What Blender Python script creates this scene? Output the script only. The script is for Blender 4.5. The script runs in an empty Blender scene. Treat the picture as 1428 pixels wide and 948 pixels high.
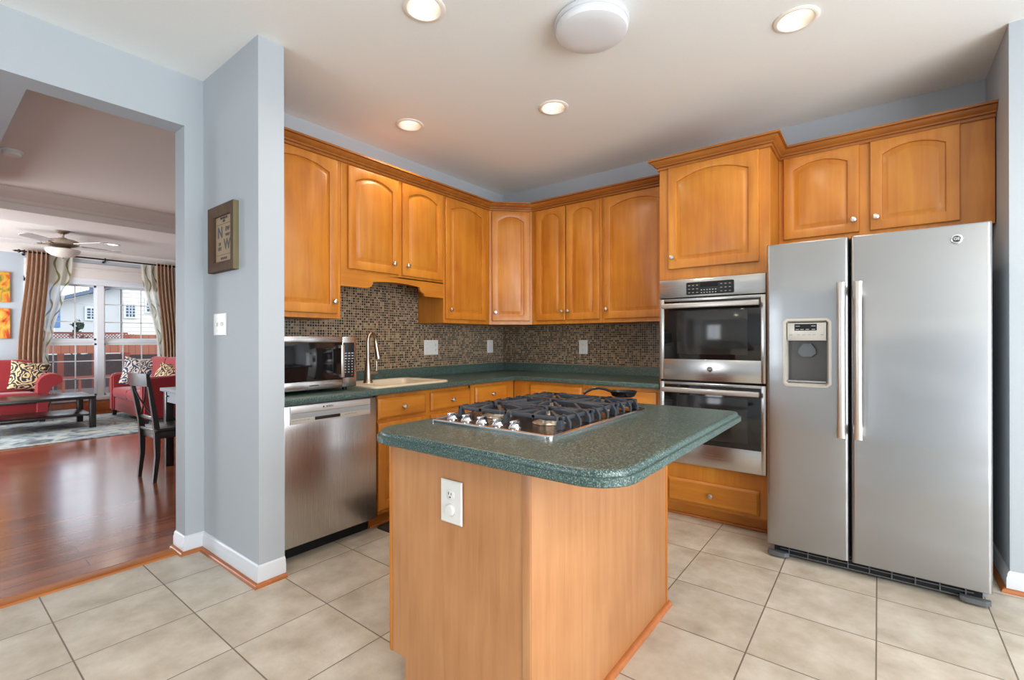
import bpy, bmesh, math, random
from mathutils import Vector, Matrix, noise
random.seed(7)
R = math.radians
SC = bpy.context.scene
COL = SC.collection

# ------------------------------------------------------------------ camera
cam_d = bpy.data.cameras.new('camera')
cam = bpy.data.objects.new('camera', cam_d); COL.objects.link(cam)
_y, _p, _r = R(37.77), R(0.0157), R(-0.113)
F = Vector((-math.sin(_y)*math.cos(_p), math.cos(_y)*math.cos(_p), math.sin(_p)))
RT = Vector((math.cos(_y), math.sin(_y), 0)); UP = RT.cross(F)
RT2 = RT*math.cos(_r)+UP*math.sin(_r); UP2 = -RT*math.sin(_r)+UP*math.cos(_r)
cam.matrix_world = Matrix(((RT2.x, UP2.x, -F.x, 3.1643), (RT2.y, UP2.y, -F.y, -3.9311), (RT2.z, UP2.z, -F.z, 1.2273), (0, 0, 0, 1)))
cam_d.sensor_fit = 'HORIZONTAL'; cam_d.sensor_width = 36.0
cam_d.lens = 659.5/1428*36.0
cam_d.clip_start = 0.02; cam_d.clip_end = 200
SC.camera = cam

# ------------------------------------------------------------------ view + world
SC.view_settings.view_transform = 'Standard'; SC.view_settings.look = 'None'
SC.view_settings.gamma = 1.0; SC.view_settings.use_curve_mapping = False
SC.view_settings.exposure = 0.34
SC.cycles.max_bounces = 10; SC.cycles.diffuse_bounces = 6; SC.cycles.glossy_bounces = 5
SC.cycles.transmission_bounces = 6; SC.cycles.transparent_max_bounces = 12
SC.cycles.use_denoising = True; SC.cycles.sample_clamp_indirect = 6.0
SC.cycles.caustics_reflective = False; SC.cycles.caustics_refractive = False
WLD = bpy.data.worlds.new('sky'); SC.world = WLD; WLD.use_nodes = True
_n = WLD.node_tree.nodes; _bg = _n['Background']
_bg.inputs[0].default_value = (0.84, 0.92, 1.0, 1); _bg.inputs[1].default_value = 2.4

def area(name, loc, rot, sx, sy, power, col, spread=180):
    d = bpy.data.lights.new(name, 'AREA'); d.shape = 'RECTANGLE'; d.size = sx; d.size_y = sy
    d.energy = power; d.color = col; d.spread = R(spread)
    o = bpy.data.objects.new(name, d); COL.objects.link(o); o.location = loc; o.rotation_euler = rot
    return o
# added weak fill from behind the camera, then daylight by the side window
area('fill_light_front', (.95, -6.5, 1.4), (R(90), 0, R(0)), 1.1, 1.7, 16, (0.90, 0.95, 1.0))
area('daylight_side_window', (5.92, -3.6, 1.35), (0, R(90), 0), 2.1, 4.2, 138, (0.93, 0.965, 1.0))
# unseen lamp added to brighten the living room from its left side
area('fill_light_living', (-5.6, -5.4, 1.4), (R(90), 0, R(0)), 2.6, 1.8, 165, (0.88, 0.94, 1.0))

# ------------------------------------------------------------------ materials
def new_mat(name):
    m = bpy.data.materials.new(name); m.use_nodes = True
    return m, m.node_tree.nodes, m.node_tree.links, m.node_tree.nodes['Principled BSDF']
def lin(c):
    return tuple(((v/255)/12.92 if v/255 <= .04045 else ((v/255+.055)/1.055)**2.4) for v in c)+(1,)
def setp(b, **k):
    for n, v in k.items():
        b.inputs[{'rough': 'Roughness', 'metal': 'Metallic', 'coat': 'Coat Weight', 'coatr': 'Coat Roughness', 'spec': 'Specular IOR Level',
                  'aniso': 'Anisotropic', 'trans': 'Transmission Weight', 'alpha': 'Alpha', 'sheen': 'Sheen Weight', 'ior': 'IOR'}[n]].default_value = v
def plain(name, rgb, rough=.5, metal=0, bump=0, bscale=300, **k):
    m, n, l, b = new_mat(name)
    b.inputs['Base Color'].default_value = lin(rgb); setp(b, rough=rough, metal=metal, **k)
    tc = n.new('ShaderNodeTexCoord'); nz = n.new('ShaderNodeTexNoise'); nz.inputs['Scale'].default_value = bscale
    l.new(tc.outputs['Object'], nz.inputs['Vector'])
    hs = n.new('ShaderNodeHueSaturation'); hs.inputs['Color'].default_value = lin(rgb)
    mr = n.new('ShaderNodeMapRange'); mr.inputs['To Min'].default_value = .96; mr.inputs['To Max'].default_value = 1.04
    l.new(nz.outputs['Fac'], mr.inputs['Value']); l.new(mr.outputs[0], hs.inputs['Value']); l.new(hs.outputs[0], b.inputs['Base Color'])
    if bump:
        bp = n.new('ShaderNodeBump'); bp.inputs['Strength'].default_value = bump; bp.inputs['Distance'].default_value = .001
        l.new(nz.outputs['Fac'], bp.inputs['Height']); l.new(bp.outputs[0], b.inputs['Normal'])
    return m
def emis(name, rgb, s):
    m, n, l, b = new_mat(name)
    b.inputs['Base Color'].default_value = lin(rgb); b.inputs['Emission Color'].default_value = lin(rgb); b.inputs['Emission Strength'].default_value = s
    return m
def ramp(n, stops, interp='LINEAR'):
    r = n.new('ShaderNodeValToRGB'); r.color_ramp.interpolation = interp; e = r.color_ramp.elements
    while len(e) > 1: e.remove(e[-1])
    e[0].position = stops[0][0]; e[0].color = lin(stops[0][1])
    for p, c in stops[1:]:
        x = e.new(p); x.color = lin(c)
    return r
def wood(name, a, b_, c, axis='z', rough=.4, coat=.12, big=1.0):
    m, n, l, b = new_mat(name)
    tc = n.new('ShaderNodeTexCoord'); mp = n.new('ShaderNodeMapping')
    s = {'z': (22, 22, 1.6), 'x': (1.6, 22, 22), 'y': (22, 1.6, 22)}[axis]
    mp.inputs['Scale'].default_value = [v*big for v in s]
    oi = n.new('ShaderNodeObjectInfo'); va = n.new('ShaderNodeVectorMath'); va.operation = 'ADD'
    sc = n.new('ShaderNodeVectorMath'); sc.operation = 'SCALE'; sc.inputs['Scale'].default_value = 37.0
    l.new(oi.outputs['Random'], sc.inputs[0]); l.new(tc.outputs['Object'], va.inputs[0]); l.new(sc.outputs[0], va.inputs[1])
    l.new(va.outputs[0], mp.inputs['Vector'])
    nz = n.new('ShaderNodeTexNoise'); nz.inputs['Scale'].default_value = 1; nz.inputs['Detail'].default_value = 6; nz.inputs['Roughness'].default_value = .6; nz.inputs['Distortion'].default_value = .6
    l.new(mp.outputs[0], nz.inputs['Vector'])
    n2 = n.new('ShaderNodeTexNoise'); n2.inputs['Scale'].default_value = 3.2; n2.inputs['Detail'].default_value = 3
    l.new(va.outputs[0], n2.inputs['Vector'])
    ad = n.new('ShaderNodeMath'); ad.operation = 'MULTIPLY_ADD'; ad.inputs[1].default_value = .55; ad.use_clamp = True
    ml = n.new('ShaderNodeMath'); ml.operation = 'MULTIPLY'; ml.inputs[1].default_value = .45
    l.new(n2.outputs['Fac'], ml.inputs[0]); l.new(nz.outputs['Fac'], ad.inputs[0]); l.new(ml.outputs[0], ad.inputs[2])
    r = ramp(n, [(.3, a), (.52, b_), (.72, c)]); l.new(ad.outputs[0], r.inputs[0]); l.new(r.outputs[0], b.inputs['Base Color'])
    setp(b, rough=rough, coat=coat, coatr=.2)
    return m
def steel(name, rgb=(196, 194, 192), rough=.28, axis='z', bump=.12):
    m, n, l, b = new_mat(name)
    tc = n.new('ShaderNodeTexCoord'); mp = n.new('ShaderNodeMapping')
    mp.inputs['Scale'].default_value = {'z': (900, 900, 4), 'x': (4, 900, 900), 'y': (900, 4, 900)}[axis]
    nz = n.new('ShaderNodeTexNoise'); nz.inputs['Scale'].default_value = 1; nz.inputs['Detail'].default_value = 2
    l.new(tc.outputs['Object'], mp.inputs['Vector']); l.new(mp.outputs[0], nz.inputs['Vector'])
    n2 = n.new('ShaderNodeTexNoise'); n2.inputs['Scale'].default_value = 1.7; n2.inputs['Detail'].default_value = 1
    m2 = n.new('ShaderNodeMapping'); m2.inputs['Scale'].default_value = (.7, .7, 2.6) if axis == 'z' else (1, 1, 1)
    l.new(tc.outputs['Object'], m2.inputs['Vector']); l.new(m2.outputs[0], n2.inputs['Vector'])
    mr = n.new('ShaderNodeMapRange'); mr.inputs['To Min'].default_value = rough-.05; mr.inputs['To Max'].default_value = rough+.07
    l.new(nz.outputs['Fac'], mr.inputs['Value']); l.new(mr.outputs[0], b.inputs['Roughness'])
    bp = n.new('ShaderNodeBump'); bp.inputs['Strength'].default_value = bump; bp.inputs['Distance'].default_value = .0004
    b2 = n.new('ShaderNodeBump'); b2.inputs['Strength'].default_value = .5; b2.inputs['Distance'].default_value = .02
    l.new(n2.outputs['Fac'], b2.inputs['Height']); l.new(nz.outputs['Fac'], bp.inputs['Height']); l.new(b2.outputs[0], bp.inputs['Normal'])
    l.new(bp.outputs[0], b.inputs['Normal'])
    b.inputs['Base Color'].default_value = lin(rgb); setp(b, metal=1.0)
    return m

M = {}
M['wall'] = plain('wall_paint_blue_grey', (176, 183, 189), .62, bump=.15, bscale=180)
M['ceil'] = plain('ceiling_paint', (240, 242, 240), .85, bump=.1, bscale=150)
M['ceil2'] = plain('ceiling_paint_living', (222, 212, 204), .8, bump=.1, bscale=150)
M['white'] = plain('white_trim_paint', (216, 219, 224), .35)
M['maple'] = wood('honey_maple', (168, 96, 24), (192, 120, 36), (206, 140, 50))
M['maple_h'] = wood('honey_maple_horizontal', (168, 96, 24), (192, 120, 36), (206, 140, 50), 'x')
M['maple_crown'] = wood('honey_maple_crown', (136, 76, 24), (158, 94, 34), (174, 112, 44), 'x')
M['maple_panel'] = wood('island_maple_panel', (166, 110, 66), (183, 128, 82), (195, 142, 96), big=1.5, rough=.38)
M['quarter'] = wood('stained_quarter_round', (150, 84, 38), (172, 100, 50), (186, 116, 62), 'x')
M['threshold'] = wood('stained_threshold', (160, 88, 26), (184, 106, 36), (198, 122, 46), 'y')
M['steel'] = steel('brushed_steel')
M['steel_h'] = steel('brushed_steel_horizontal', (200, 197, 194), .24, 'x')
M['steel_door'] = steel('brushed_steel_fridge', (170, 171, 173), .30, 'z')
M['nickel'] = plain('satin_nickel', (208, 202, 195), .36, 1.0)
M['bronze'] = plain('brushed_bronze_nickel', (178, 164, 148), .28, 1.0)
M['chrome'] = plain('polished_chrome', (225, 225, 228), .12, 1.0)
M['black'] = plain('black_plastic', (22, 22, 24), .4)
M['void'] = plain('black_recess', (10, 10, 11), .8)
M['black_glass'] = plain('black_oven_glass', (20, 20, 22), .06, spec=.6)
M['dark_glass'] = plain('oven_window_glass', (44, 43, 42), .1, spec=.6)
M['iron'] = plain('cast_iron', (52, 56, 62), .45, bump=.3, bscale=400)
M['iron_black'] = plain('seasoned_iron', (14, 13, 13), .25)
M['foot_grey'] = plain('slate_grey_plastic', (92, 96, 100), .5)
M['satin'] = plain('satin_silver_panel', (206, 205, 204), .4, .55)
M['plastic'] = plain('white_plastic', (218, 218, 214), .35)
M['grey_plastic'] = plain('grey_plastic', (150, 152, 154), .45)
M['bezel'] = plain('dispenser_bezel', (196, 192, 184), .35, .3)
M['dispenser_dark'] = plain('dispenser_cavity', (92, 90, 88), .3, .6)
M['sink'] = plain('biscuit_sink', (226, 210, 184), .25)
M['mat'] = plain('dark_mat_fabric', (48, 36, 28), .9, bump=.5, bscale=700)
M['burner'] = plain('burner_aluminium', (205, 192, 178), .35, .8)
M['cooktop'] = steel('cooktop_steel', (170, 150, 138), .2, 'y')  # reddish-brown reflection is tinted into this steel colour
M['lens'] = emis('downlight_lens', (255, 246, 232), 2.6)
M['can_white'] = plain('downlight_reflector', (244, 238, 228), .4)
M['disc'] = plain('frosted_white_acrylic', (228, 230, 234), .4)
M['text'] = plain('print_dark', (40, 40, 42), .5)
M['text_lt'] = plain('print_light', (190, 195, 200), .5)
M['text_red'] = plain('print_red', (150, 30, 25), .5)
M['red'] = plain('red_upholstery', (136, 22, 28), .85, bump=.4, bscale=500, sheen=.25)
M['dkwood'] = wood('espresso_wood', (28, 22, 22), (38, 31, 30), (50, 41, 38), 'z', rough=.3)
M['taupe'] = plain('taupe_drape', (208, 176, 150), .8, bump=.2)
M['rod'] = plain('dark_bronze_rod', (42, 30, 26), .4, .6)
M['canvas_edge'] = plain('canvas_edge', (205, 130, 40), .8)
M['frosted'] = plain('frosted_glass_bowl', (225, 214, 200), .3)
M['blade'] = plain('fan_blade_white', (196, 190, 188), .4)
M['leather_frame'] = wood('weathered_frame_wood', (62, 42, 24), (80, 56, 34), (100, 72, 44), 'z', rough=.8, coat=0)
M['frame_side'] = wood('weathered_frame_edge', (92, 86, 58), (118, 108, 76), (138, 126, 92), 'z', rough=.7)
M['print'] = plain('kraft_print_paper', (160, 138, 110), .85)
M['white_wood'] = plain('pale_grey_painted_wood', (172, 186, 192), .35)

def floor_tile():
    m, n, l, b = new_mat('beige_floor_tile')
    g = n.new('ShaderNodeNewGeometry'); sp = n.new('ShaderNodeSeparateXYZ'); l.new(g.outputs['Position'], sp.inputs[0])
    def cell(out, off, pitch, gw):
        a = n.new('ShaderNodeMath'); a.operation = 'SUBTRACT'; a.inputs[1].default_value = off; l.new(out, a.inputs[0])
        d = n.new('ShaderNodeMath'); d.operation = 'DIVIDE'; d.inputs[1].default_value = pitch; l.new(a.outputs[0], d.inputs[0])
        f = n.new('ShaderNodeMath'); f.operation = 'FLOOR'; l.new(d.outputs[0], f.inputs[0])
        fr = n.new('ShaderNodeMath'); fr.operation = 'FRACT'; l.new(d.outputs[0], fr.inputs[0])
        s = n.new('ShaderNodeMath'); s.operation = 'SUBTRACT'; s.inputs[1].default_value = .5; l.new(fr.outputs[0], s.inputs[0])
        ab = n.new('ShaderNodeMath'); ab.operation = 'ABSOLUTE'; l.new(s.outputs[0], ab.inputs[0])
        gt = n.new('ShaderNodeMath'); gt.operation = 'GREATER_THAN'; gt.inputs[1].default_value = .5-gw/pitch/2; l.new(ab.outputs[0], gt.inputs[0])
        return f, gt
    fx, gx = cell(sp.outputs[0], .3154, .4057, .0055); fy, gy = cell(sp.outputs[1], -3.5286, .4057, .0055)
    mx = n.new('ShaderNodeMath'); mx.operation = 'MAXIMUM'; l.new(gx.outputs[0], mx.inputs[0]); l.new(gy.outputs[0], mx.inputs[1])
    cb = n.new('ShaderNodeCombineXYZ'); l.new(fx.outputs[0], cb.inputs[0]); l.new(fy.outputs[0], cb.inputs[1])
    wn = n.new('ShaderNodeTexWhiteNoise'); l.new(cb.outputs[0], wn.inputs['Vector'])
    sc = n.new('ShaderNodeVectorMath'); sc.operation = 'SCALE'; sc.inputs['Scale'].default_value = 9; l.new(wn.outputs['Color'], sc.inputs[0])
    va = n.new('ShaderNodeVectorMath'); va.operation = 'ADD'; l.new(g.outputs['Position'], va.inputs[0]); l.new(sc.outputs[0], va.inputs[1])
    nz = n.new('ShaderNodeTexNoise'); nz.inputs['Scale'].default_value = 5.5; nz.inputs['Detail'].default_value = 9; nz.inputs['Roughness'].default_value = .62
    l.new(va.outputs[0], nz.inputs['Vector'])
    r = ramp(n, [(.3, (172, 160, 142)), (.5, (194, 183, 167)), (.7, (210, 202, 188))]); l.new(nz.outputs['Fac'], r.inputs[0])
    hs = n.new('ShaderNodeHueSaturation'); l.new(r.outputs[0], hs.inputs['Color'])
    mr = n.new('ShaderNodeMapRange'); mr.inputs['To Min'].default_value = .95; mr.inputs['To Max'].default_value = 1.04
    l.new(wn.outputs['Value'], mr.inputs['Value']); l.new(mr.outputs[0], hs.inputs['Value'])
    mix = n.new('ShaderNodeMix'); mix.data_type = 'RGBA'; l.new(mx.outputs[0], mix.inputs['Factor']); l.new(hs.outputs[0], mix.inputs['A']); mix.inputs['B'].default_value = lin((118, 106, 92))
    l.new(mix.outputs['Result'], b.inputs['Base Color'])
    n3 = n.new('ShaderNodeTexNoise'); n3.inputs['Scale'].default_value = 70; n3.inputs['Detail'].default_value = 3; l.new(g.outputs['Position'], n3.inputs['Vector'])
    h = n.new('ShaderNodeMath'); h.operation = 'SUBTRACT'; l.new(n3.outputs['Fac'], h.inputs[0]); l.new(mx.outputs[0], h.inputs[1])
    bp = n.new('ShaderNodeBump'); bp.inputs['Strength'].default_value = .35; bp.inputs['Distance'].default_value = .002; l.new(h.outputs[0], bp.inputs['Height']); l.new(bp.outputs[0], b.inputs['Normal'])
    setp(b, rough=.34, spec=.45)
    return m
M['tile'] = floor_tile()

def planks():
    m, n, l, b = new_mat('cherry_floor_planks')
    g = n.new('ShaderNodeNewGeometry'); sp = n.new('ShaderNodeSeparateXYZ'); l.new(g.outputs['Position'], sp.inputs[0])
    cb = n.new('ShaderNodeCombineXYZ'); l.new(sp.outputs[1], cb.inputs[0]); l.new(sp.outputs[0], cb.inputs[1])
    br = n.new('ShaderNodeTexBrick'); br.inputs['Scale'].default_value = 1; br.inputs['Brick Width'].default_value = 1.1; br.inputs['Row Height'].default_value = .127
    br.inputs['Mortar Size'].default_value = .0022; br.inputs['Color1'].default_value = (0, 0, 0, 1); br.inputs['Color2'].default_value = (1, 1, 1, 1); br.inputs['Mortar'].default_value = (.5, .5, .5, 1)
    br.offset = .37; br.offset_frequency = 2
    l.new(cb.outputs[0], br.inputs['Vector'])
    mp = n.new('ShaderNodeMapping'); mp.inputs['Scale'].default_value = (26, 1.6, 1); l.new(g.outputs['Position'], mp.inputs['Vector'])
    nz = n.new('ShaderNodeTexNoise'); nz.inputs['Scale'].default_value = 1; nz.inputs['Detail'].default_value = 6; nz.inputs['Distortion'].default_value = .5; l.new(mp.outputs[0], nz.inputs['Vector'])
    a = n.new('ShaderNodeMath'); a.operation = 'MULTIPLY_ADD'; a.inputs[1].default_value = .3
    sr = n.new('ShaderNodeSeparateColor'); l.new(br.outputs['Color'], sr.inputs[0]); l.new(sr.outputs[0], a.inputs[0])
    m2 = n.new('ShaderNodeMath'); m2.operation = 'MULTIPLY'; m2.inputs[1].default_value = .7; l.new(nz.outputs['Fac'], m2.inputs[0]); l.new(m2.outputs[0], a.inputs[2])
    r = ramp(n, [(.2, (104, 52, 32)), (.45, (138, 74, 48)), (.75, (164, 96, 66))]); l.new(a.outputs[0], r.inputs[0])
    mix = n.new('ShaderNodeMix'); mix.data_type = 'RGBA'; l.new(br.outputs['Fac'], mix.inputs['Factor']); l.new(r.outputs[0], mix.inputs['A']); mix.inputs['B'].default_value = lin((70, 30, 18))
    l.new(mix.outputs['Result'], b.inputs['Base Color'])
    n3 = n.new('ShaderNodeTexNoise'); n3.inputs['Scale'].default_value = 9; l.new(g.outputs['Position'], n3.inputs['Vector'])
    bp = n.new('ShaderNodeBump'); bp.inputs['Strength'].default_value = .12; bp.inputs['Distance'].default_value = .004; l.new(n3.outputs['Fac'], bp.inputs['Height']); l.new(bp.outputs[0], b.inputs['Normal'])
    setp(b, rough=.2, spec=.6, coat=.4, coatr=.14)
    return m
M['planks'] = planks()

def mosaic():
    m, n, l, b = new_mat('glass_stone_mosaic')
    g = n.new('ShaderNodeNewGeometry'); sp = n.new('ShaderNodeSeparateXYZ'); l.new(g.outputs['Position'], sp.inputs[0])
    u = n.new('ShaderNodeMath'); u.operation = 'ADD'; l.new(sp.outputs[0], u.inputs[0]); l.new(sp.outputs[1], u.inputs[1])
    P = .0192
    def cell(out):
        d = n.new('ShaderNodeMath'); d.operation = 'DIVIDE'; d.inputs[1].default_value = P; l.new(out, d.inputs[0])
        f = n.new('ShaderNodeMath'); f.operation = 'FLOOR'; l.new(d.outputs[0], f.inputs[0])
        fr = n.new('ShaderNodeMath'); fr.operation = 'FRACT'; l.new(d.outputs[0], fr.inputs[0])
        s = n.new('ShaderNodeMath'); s.operation = 'SUBTRACT'; s.inputs[1].default_value = .5; l.new(fr.outputs[0], s.inputs[0])
        ab = n.new('ShaderNodeMath'); ab.operation = 'ABSOLUTE'; l.new(s.outputs[0], ab.inputs[0])
        gt = n.new('ShaderNodeMath'); gt.operation = 'GREATER_THAN'; gt.inputs[1].default_value = .39; l.new(ab.outputs[0], gt.inputs[0])
        return f, gt
    fu, gu = cell(u.outputs[0]); fz, gz = cell(sp.outputs[2])
    mx = n.new('ShaderNodeMath'); mx.operation = 'MAXIMUM'; l.new(gu.outputs[0], mx.inputs[0]); l.new(gz.outputs[0], mx.inputs[1])
    cb = n.new('ShaderNodeCombineXYZ'); l.new(fu.outputs[0], cb.inputs[0]); l.new(fz.outputs[0], cb.inputs[1])
    wn = n.new('ShaderNodeTexWhiteNoise'); l.new(cb.outputs[0], wn.inputs['Vector'])
    r = ramp(n, [(0, (26, 20, 17)), (.26, (58, 42, 32)), (.42, (104, 80, 60)), (.6, (132, 108, 82)), (.76, (150, 126, 98)), (.88, (84, 66, 52)), (.95, (128, 92, 60))], 'CONSTANT'); l.new(wn.outputs['Value'], r.inputs[0])
    mix = n.new('ShaderNodeMix'); mix.data_type = 'RGBA'; l.new(mx.outputs[0], mix.inputs['Factor']); l.new(r.outputs[0], mix.inputs['A']); mix.inputs['B'].default_value = lin((158, 144, 122))
    l.new(mix.outputs['Result'], b.inputs['Base Color'])
    inv = n.new('ShaderNodeMath'); inv.operation = 'SUBTRACT'; inv.inputs[0].default_value = 1; l.new(mx.outputs[0], inv.inputs[1])
    bp = n.new('ShaderNodeBump'); bp.inputs['Strength'].default_value = .5; bp.inputs['Distance'].default_value = .002; l.new(inv.outputs[0], bp.inputs['Height']); l.new(bp.outputs[0], b.inputs['Normal'])
    setp(b, rough=.25)
    return m
M['mosaic'] = mosaic()

def counter():
    m, n, l, b = new_mat('speckled_green_solid_surface')
    tc = n.new('ShaderNodeTexCoord')
    nz = n.new('ShaderNodeTexNoise'); nz.inputs['Scale'].default_value = 250; nz.inputs['Detail'].default_value = 2; l.new(tc.outputs['Object'], nz.inputs['Vector'])
    r = ramp(n, [(.3, (16, 36, 36)), (.44, (38, 64, 62)), (.54, (58, 84, 80)), (.62, (98, 120, 112)), (.72, (152, 162, 148))]); l.new(nz.outputs['Fac'], r.inputs[0]); l.new(r.outputs[0], b.inputs['Base Color'])
    setp(b, rough=.33, spec=.7)
    return m
M['counter'] = counter()

def damask(name, c1, c2):
    m, n, l, b = new_mat(name)
    tc = n.new('ShaderNodeTexCoord')
    vo = n.new('ShaderNodeTexVoronoi'); vo.inputs['Scale'].default_value = 5.5; vo.inputs['Randomness'].default_value = .35
    nz = n.new('ShaderNodeTexNoise'); nz.inputs['Scale'].default_value = 8; nz.inputs['Detail'].default_value = 2; l.new(tc.outputs['Object'], nz.inputs['Vector'])
    sc = n.new('ShaderNodeVectorMath'); sc.operation = 'SCALE'; sc.inputs['Scale'].default_value = .16; l.new(nz.outputs['Color'], sc.inputs[0])
    ad = n.new('ShaderNodeVectorMath'); l.new(tc.outputs['Object'], ad.inputs[0]); l.new(sc.outputs[0], ad.inputs[1]); l.new(ad.outputs[0], vo.inputs['Vector'])
    mm = n.new('ShaderNodeMath'); mm.operation = 'MULTIPLY'; mm.inputs[1].default_value = 30; l.new(vo.outputs['Distance'], mm.inputs[0])
    sn = n.new('ShaderNodeMath'); sn.operation = 'SINE'; l.new(mm.outputs[0], sn.inputs[0])
    n2 = n.new('ShaderNodeTexNoise'); n2.inputs['Scale'].default_value = 22; l.new(tc.outputs['Object'], n2.inputs['Vector'])
    a2 = n.new('ShaderNodeMath'); a2.operation = 'MULTIPLY_ADD'; a2.inputs[1].default_value = 4.0; l.new(n2.outputs['Fac'], a2.inputs[0]); l.new(sn.outputs[0], a2.inputs[2])
    gt = n.new('ShaderNodeMath'); gt.operation = 'GREATER_THAN'; gt.inputs[1].default_value = 1.85; l.new(a2.outputs[0], gt.inputs[0])
    mix = n.new('ShaderNodeMix'); mix.data_type = 'RGBA'; l.new(gt.outputs[0], mix.inputs['Factor']); mix.inputs['A'].default_value = lin(c1); mix.inputs['B'].default_value = lin(c2)
    l.new(mix.outputs['Result'], b.inputs['Base Color']); setp(b, rough=.85)
    return m
M['damask'] = damask('damask_cream_black', (206, 178, 136), (40, 40, 46))
M['damask_blue'] = damask('damask_cream_navy', (200, 190, 176), (42, 58, 84))

def rug():
    m, n, l, b = new_mat('vintage_blue_grey_rug')
    g = n.new('ShaderNodeNewGeometry')
    nz = n.new('ShaderNodeTexNoise'); nz.inputs['Scale'].default_value = 4.5; nz.inputs['Detail'].default_value = 10; nz.inputs['Distortion'].default_value = 1.4; l.new(g.outputs['Position'], nz.inputs['Vector'])
    r = ramp(n, [(.32, (84, 84, 84)), (.44, (126, 138, 142)), (.54, (160, 170, 172)), (.62, (178, 172, 150)), (.72, (110, 112, 104))]); l.new(nz.outputs['Fac'], r.inputs[0]); l.new(r.outputs[0], b.inputs['Base Color'])
    setp(b, rough=.95); return m
M['rug'] = rug()

def siding(name, rgb, pitch=.14, vertical=False):
    m, n, l, b = new_mat(name)
    g = n.new('ShaderNodeNewGeometry'); sp = n.new('ShaderNodeSeparateXYZ'); l.new(g.outputs['Position'], sp.inputs[0])
    d = n.new('ShaderNodeMath'); d.operation = 'DIVIDE'; d.inputs[1].default_value = pitch; l.new(sp.outputs[1 if vertical else 2], d.inputs[0])
    fr = n.new('ShaderNodeMath'); fr.operation = 'FRACT'; l.new(d.outputs[0], fr.inputs[0])
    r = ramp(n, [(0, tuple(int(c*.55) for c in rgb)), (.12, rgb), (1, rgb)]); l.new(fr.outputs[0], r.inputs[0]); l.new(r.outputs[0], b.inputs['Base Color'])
    setp(b, rough=.7); return m
M['siding_white'] = siding('white_lap_siding', (214, 220, 226))
M['siding_tan'] = siding('cream_lap_siding', (232, 222, 210), .18)
M['siding_grey'] = plain('pale_grey_stucco', (206, 204, 202), .8)
M['blue_panel'] = siding('blue_shutter_boards', (92, 130, 176), .3)
M['roof'] = plain('slate_roof', (104, 116, 134), .9)
M['fence'] = siding('stained_fence_boards', (158, 92, 66), .15, True)
M['lattice'] = plain('lattice_wood', (128, 62, 48), .8)
M['deck'] = plain('dark_stained_deck', (70, 56, 54), .8)
M['ground'] = plain('lawn_and_soil', (98, 96, 82), .95, bscale=6)
M['glass_far'] = plain('far_window_glass', (58, 66, 84), .15)
M['leaf'] = plain('evergreen_foliage', (46, 66, 50), .9)

def art_mat(name, a, b2, c):
    m, n, l, b = new_mat(name)
    tc = n.new('ShaderNodeTexCoord'); nz = n.new('ShaderNodeTexNoise'); nz.inputs['Scale'].default_value = 4.5; nz.inputs['Detail'].default_value = 4; nz.inputs['Distortion'].default_value = 1.2
    l.new(tc.outputs['Object'], nz.inputs['Vector'])
    r = ramp(n, [(.38, a), (.5, b2), (.6, c)]); l.new(nz.outputs['Fac'], r.inputs[0]); l.new(r.outputs[0], b.inputs['Base Color']); setp(b, rough=.7)
    return m
M['art_top'] = art_mat('abstract_yellow_green', (120, 110, 40), (214, 160, 44), (190, 84, 34))
M['art_low'] = art_mat('abstract_orange_red', (228, 176, 80), (222, 140, 44), (176, 44, 28))

def sheer():
    m, n, l, b = new_mat('sheer_wavy_stripe')
    uv = n.new('ShaderNodeUVMap'); sp = n.new('ShaderNodeSeparateXYZ'); l.new(uv.outputs[0], sp.inputs[0])
    w = n.new('ShaderNodeMath'); w.operation = 'MULTIPLY'; w.inputs[1].default_value = 34; l.new(sp.outputs[1], w.inputs[0])
    s = n.new('ShaderNodeMath'); s.operation = 'SINE'; l.new(w.outputs[0], s.inputs[0])
    a = n.new('ShaderNodeMath'); a.operation = 'MULTIPLY_ADD'; a.inputs[1].default_value = .13; l.new(s.outputs[0], a.inputs[0]); l.new(sp.outputs[0], a.inputs[2])
    k = n.new('ShaderNodeMath'); k.operation = 'MULTIPLY'; k.inputs[1].default_value = 2.0; l.new(a.outputs[0], k.inputs[0])
    fr = n.new('ShaderNodeMath'); fr.operation = 'FRACT'; l.new(k.outputs[0], fr.inputs[0])
    r = ramp(n, [(0, (240, 238, 228)), (.70, (150, 142, 78)), (.86, (240, 238, 228))], 'CONSTANT'); l.new(fr.outputs[0], r.inputs[0])
    l.new(r.outputs[0], b.inputs['Base Color']); setp(b, rough=.8)
    out = n['Material Output']; tl = n.new('ShaderNodeBsdfTranslucent'); l.new(r.outputs[0], tl.inputs[0])
    m1 = n.new('ShaderNodeMixShader'); m1.inputs[0].default_value = .45; l.new(b.outputs[0], m1.inputs[1]); l.new(tl.outputs[0], m1.inputs[2])
    tr = n.new('ShaderNodeBsdfTransparent'); m2 = n.new('ShaderNodeMixShader'); m2.inputs[0].default_value = .22
    l.new(m1.outputs[0], m2.inputs[1]); l.new(tr.outputs[0], m2.inputs[2]); l.new(m2.outputs[0], out.inputs[0])
    return m
M['sheer'] = sheer()
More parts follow.
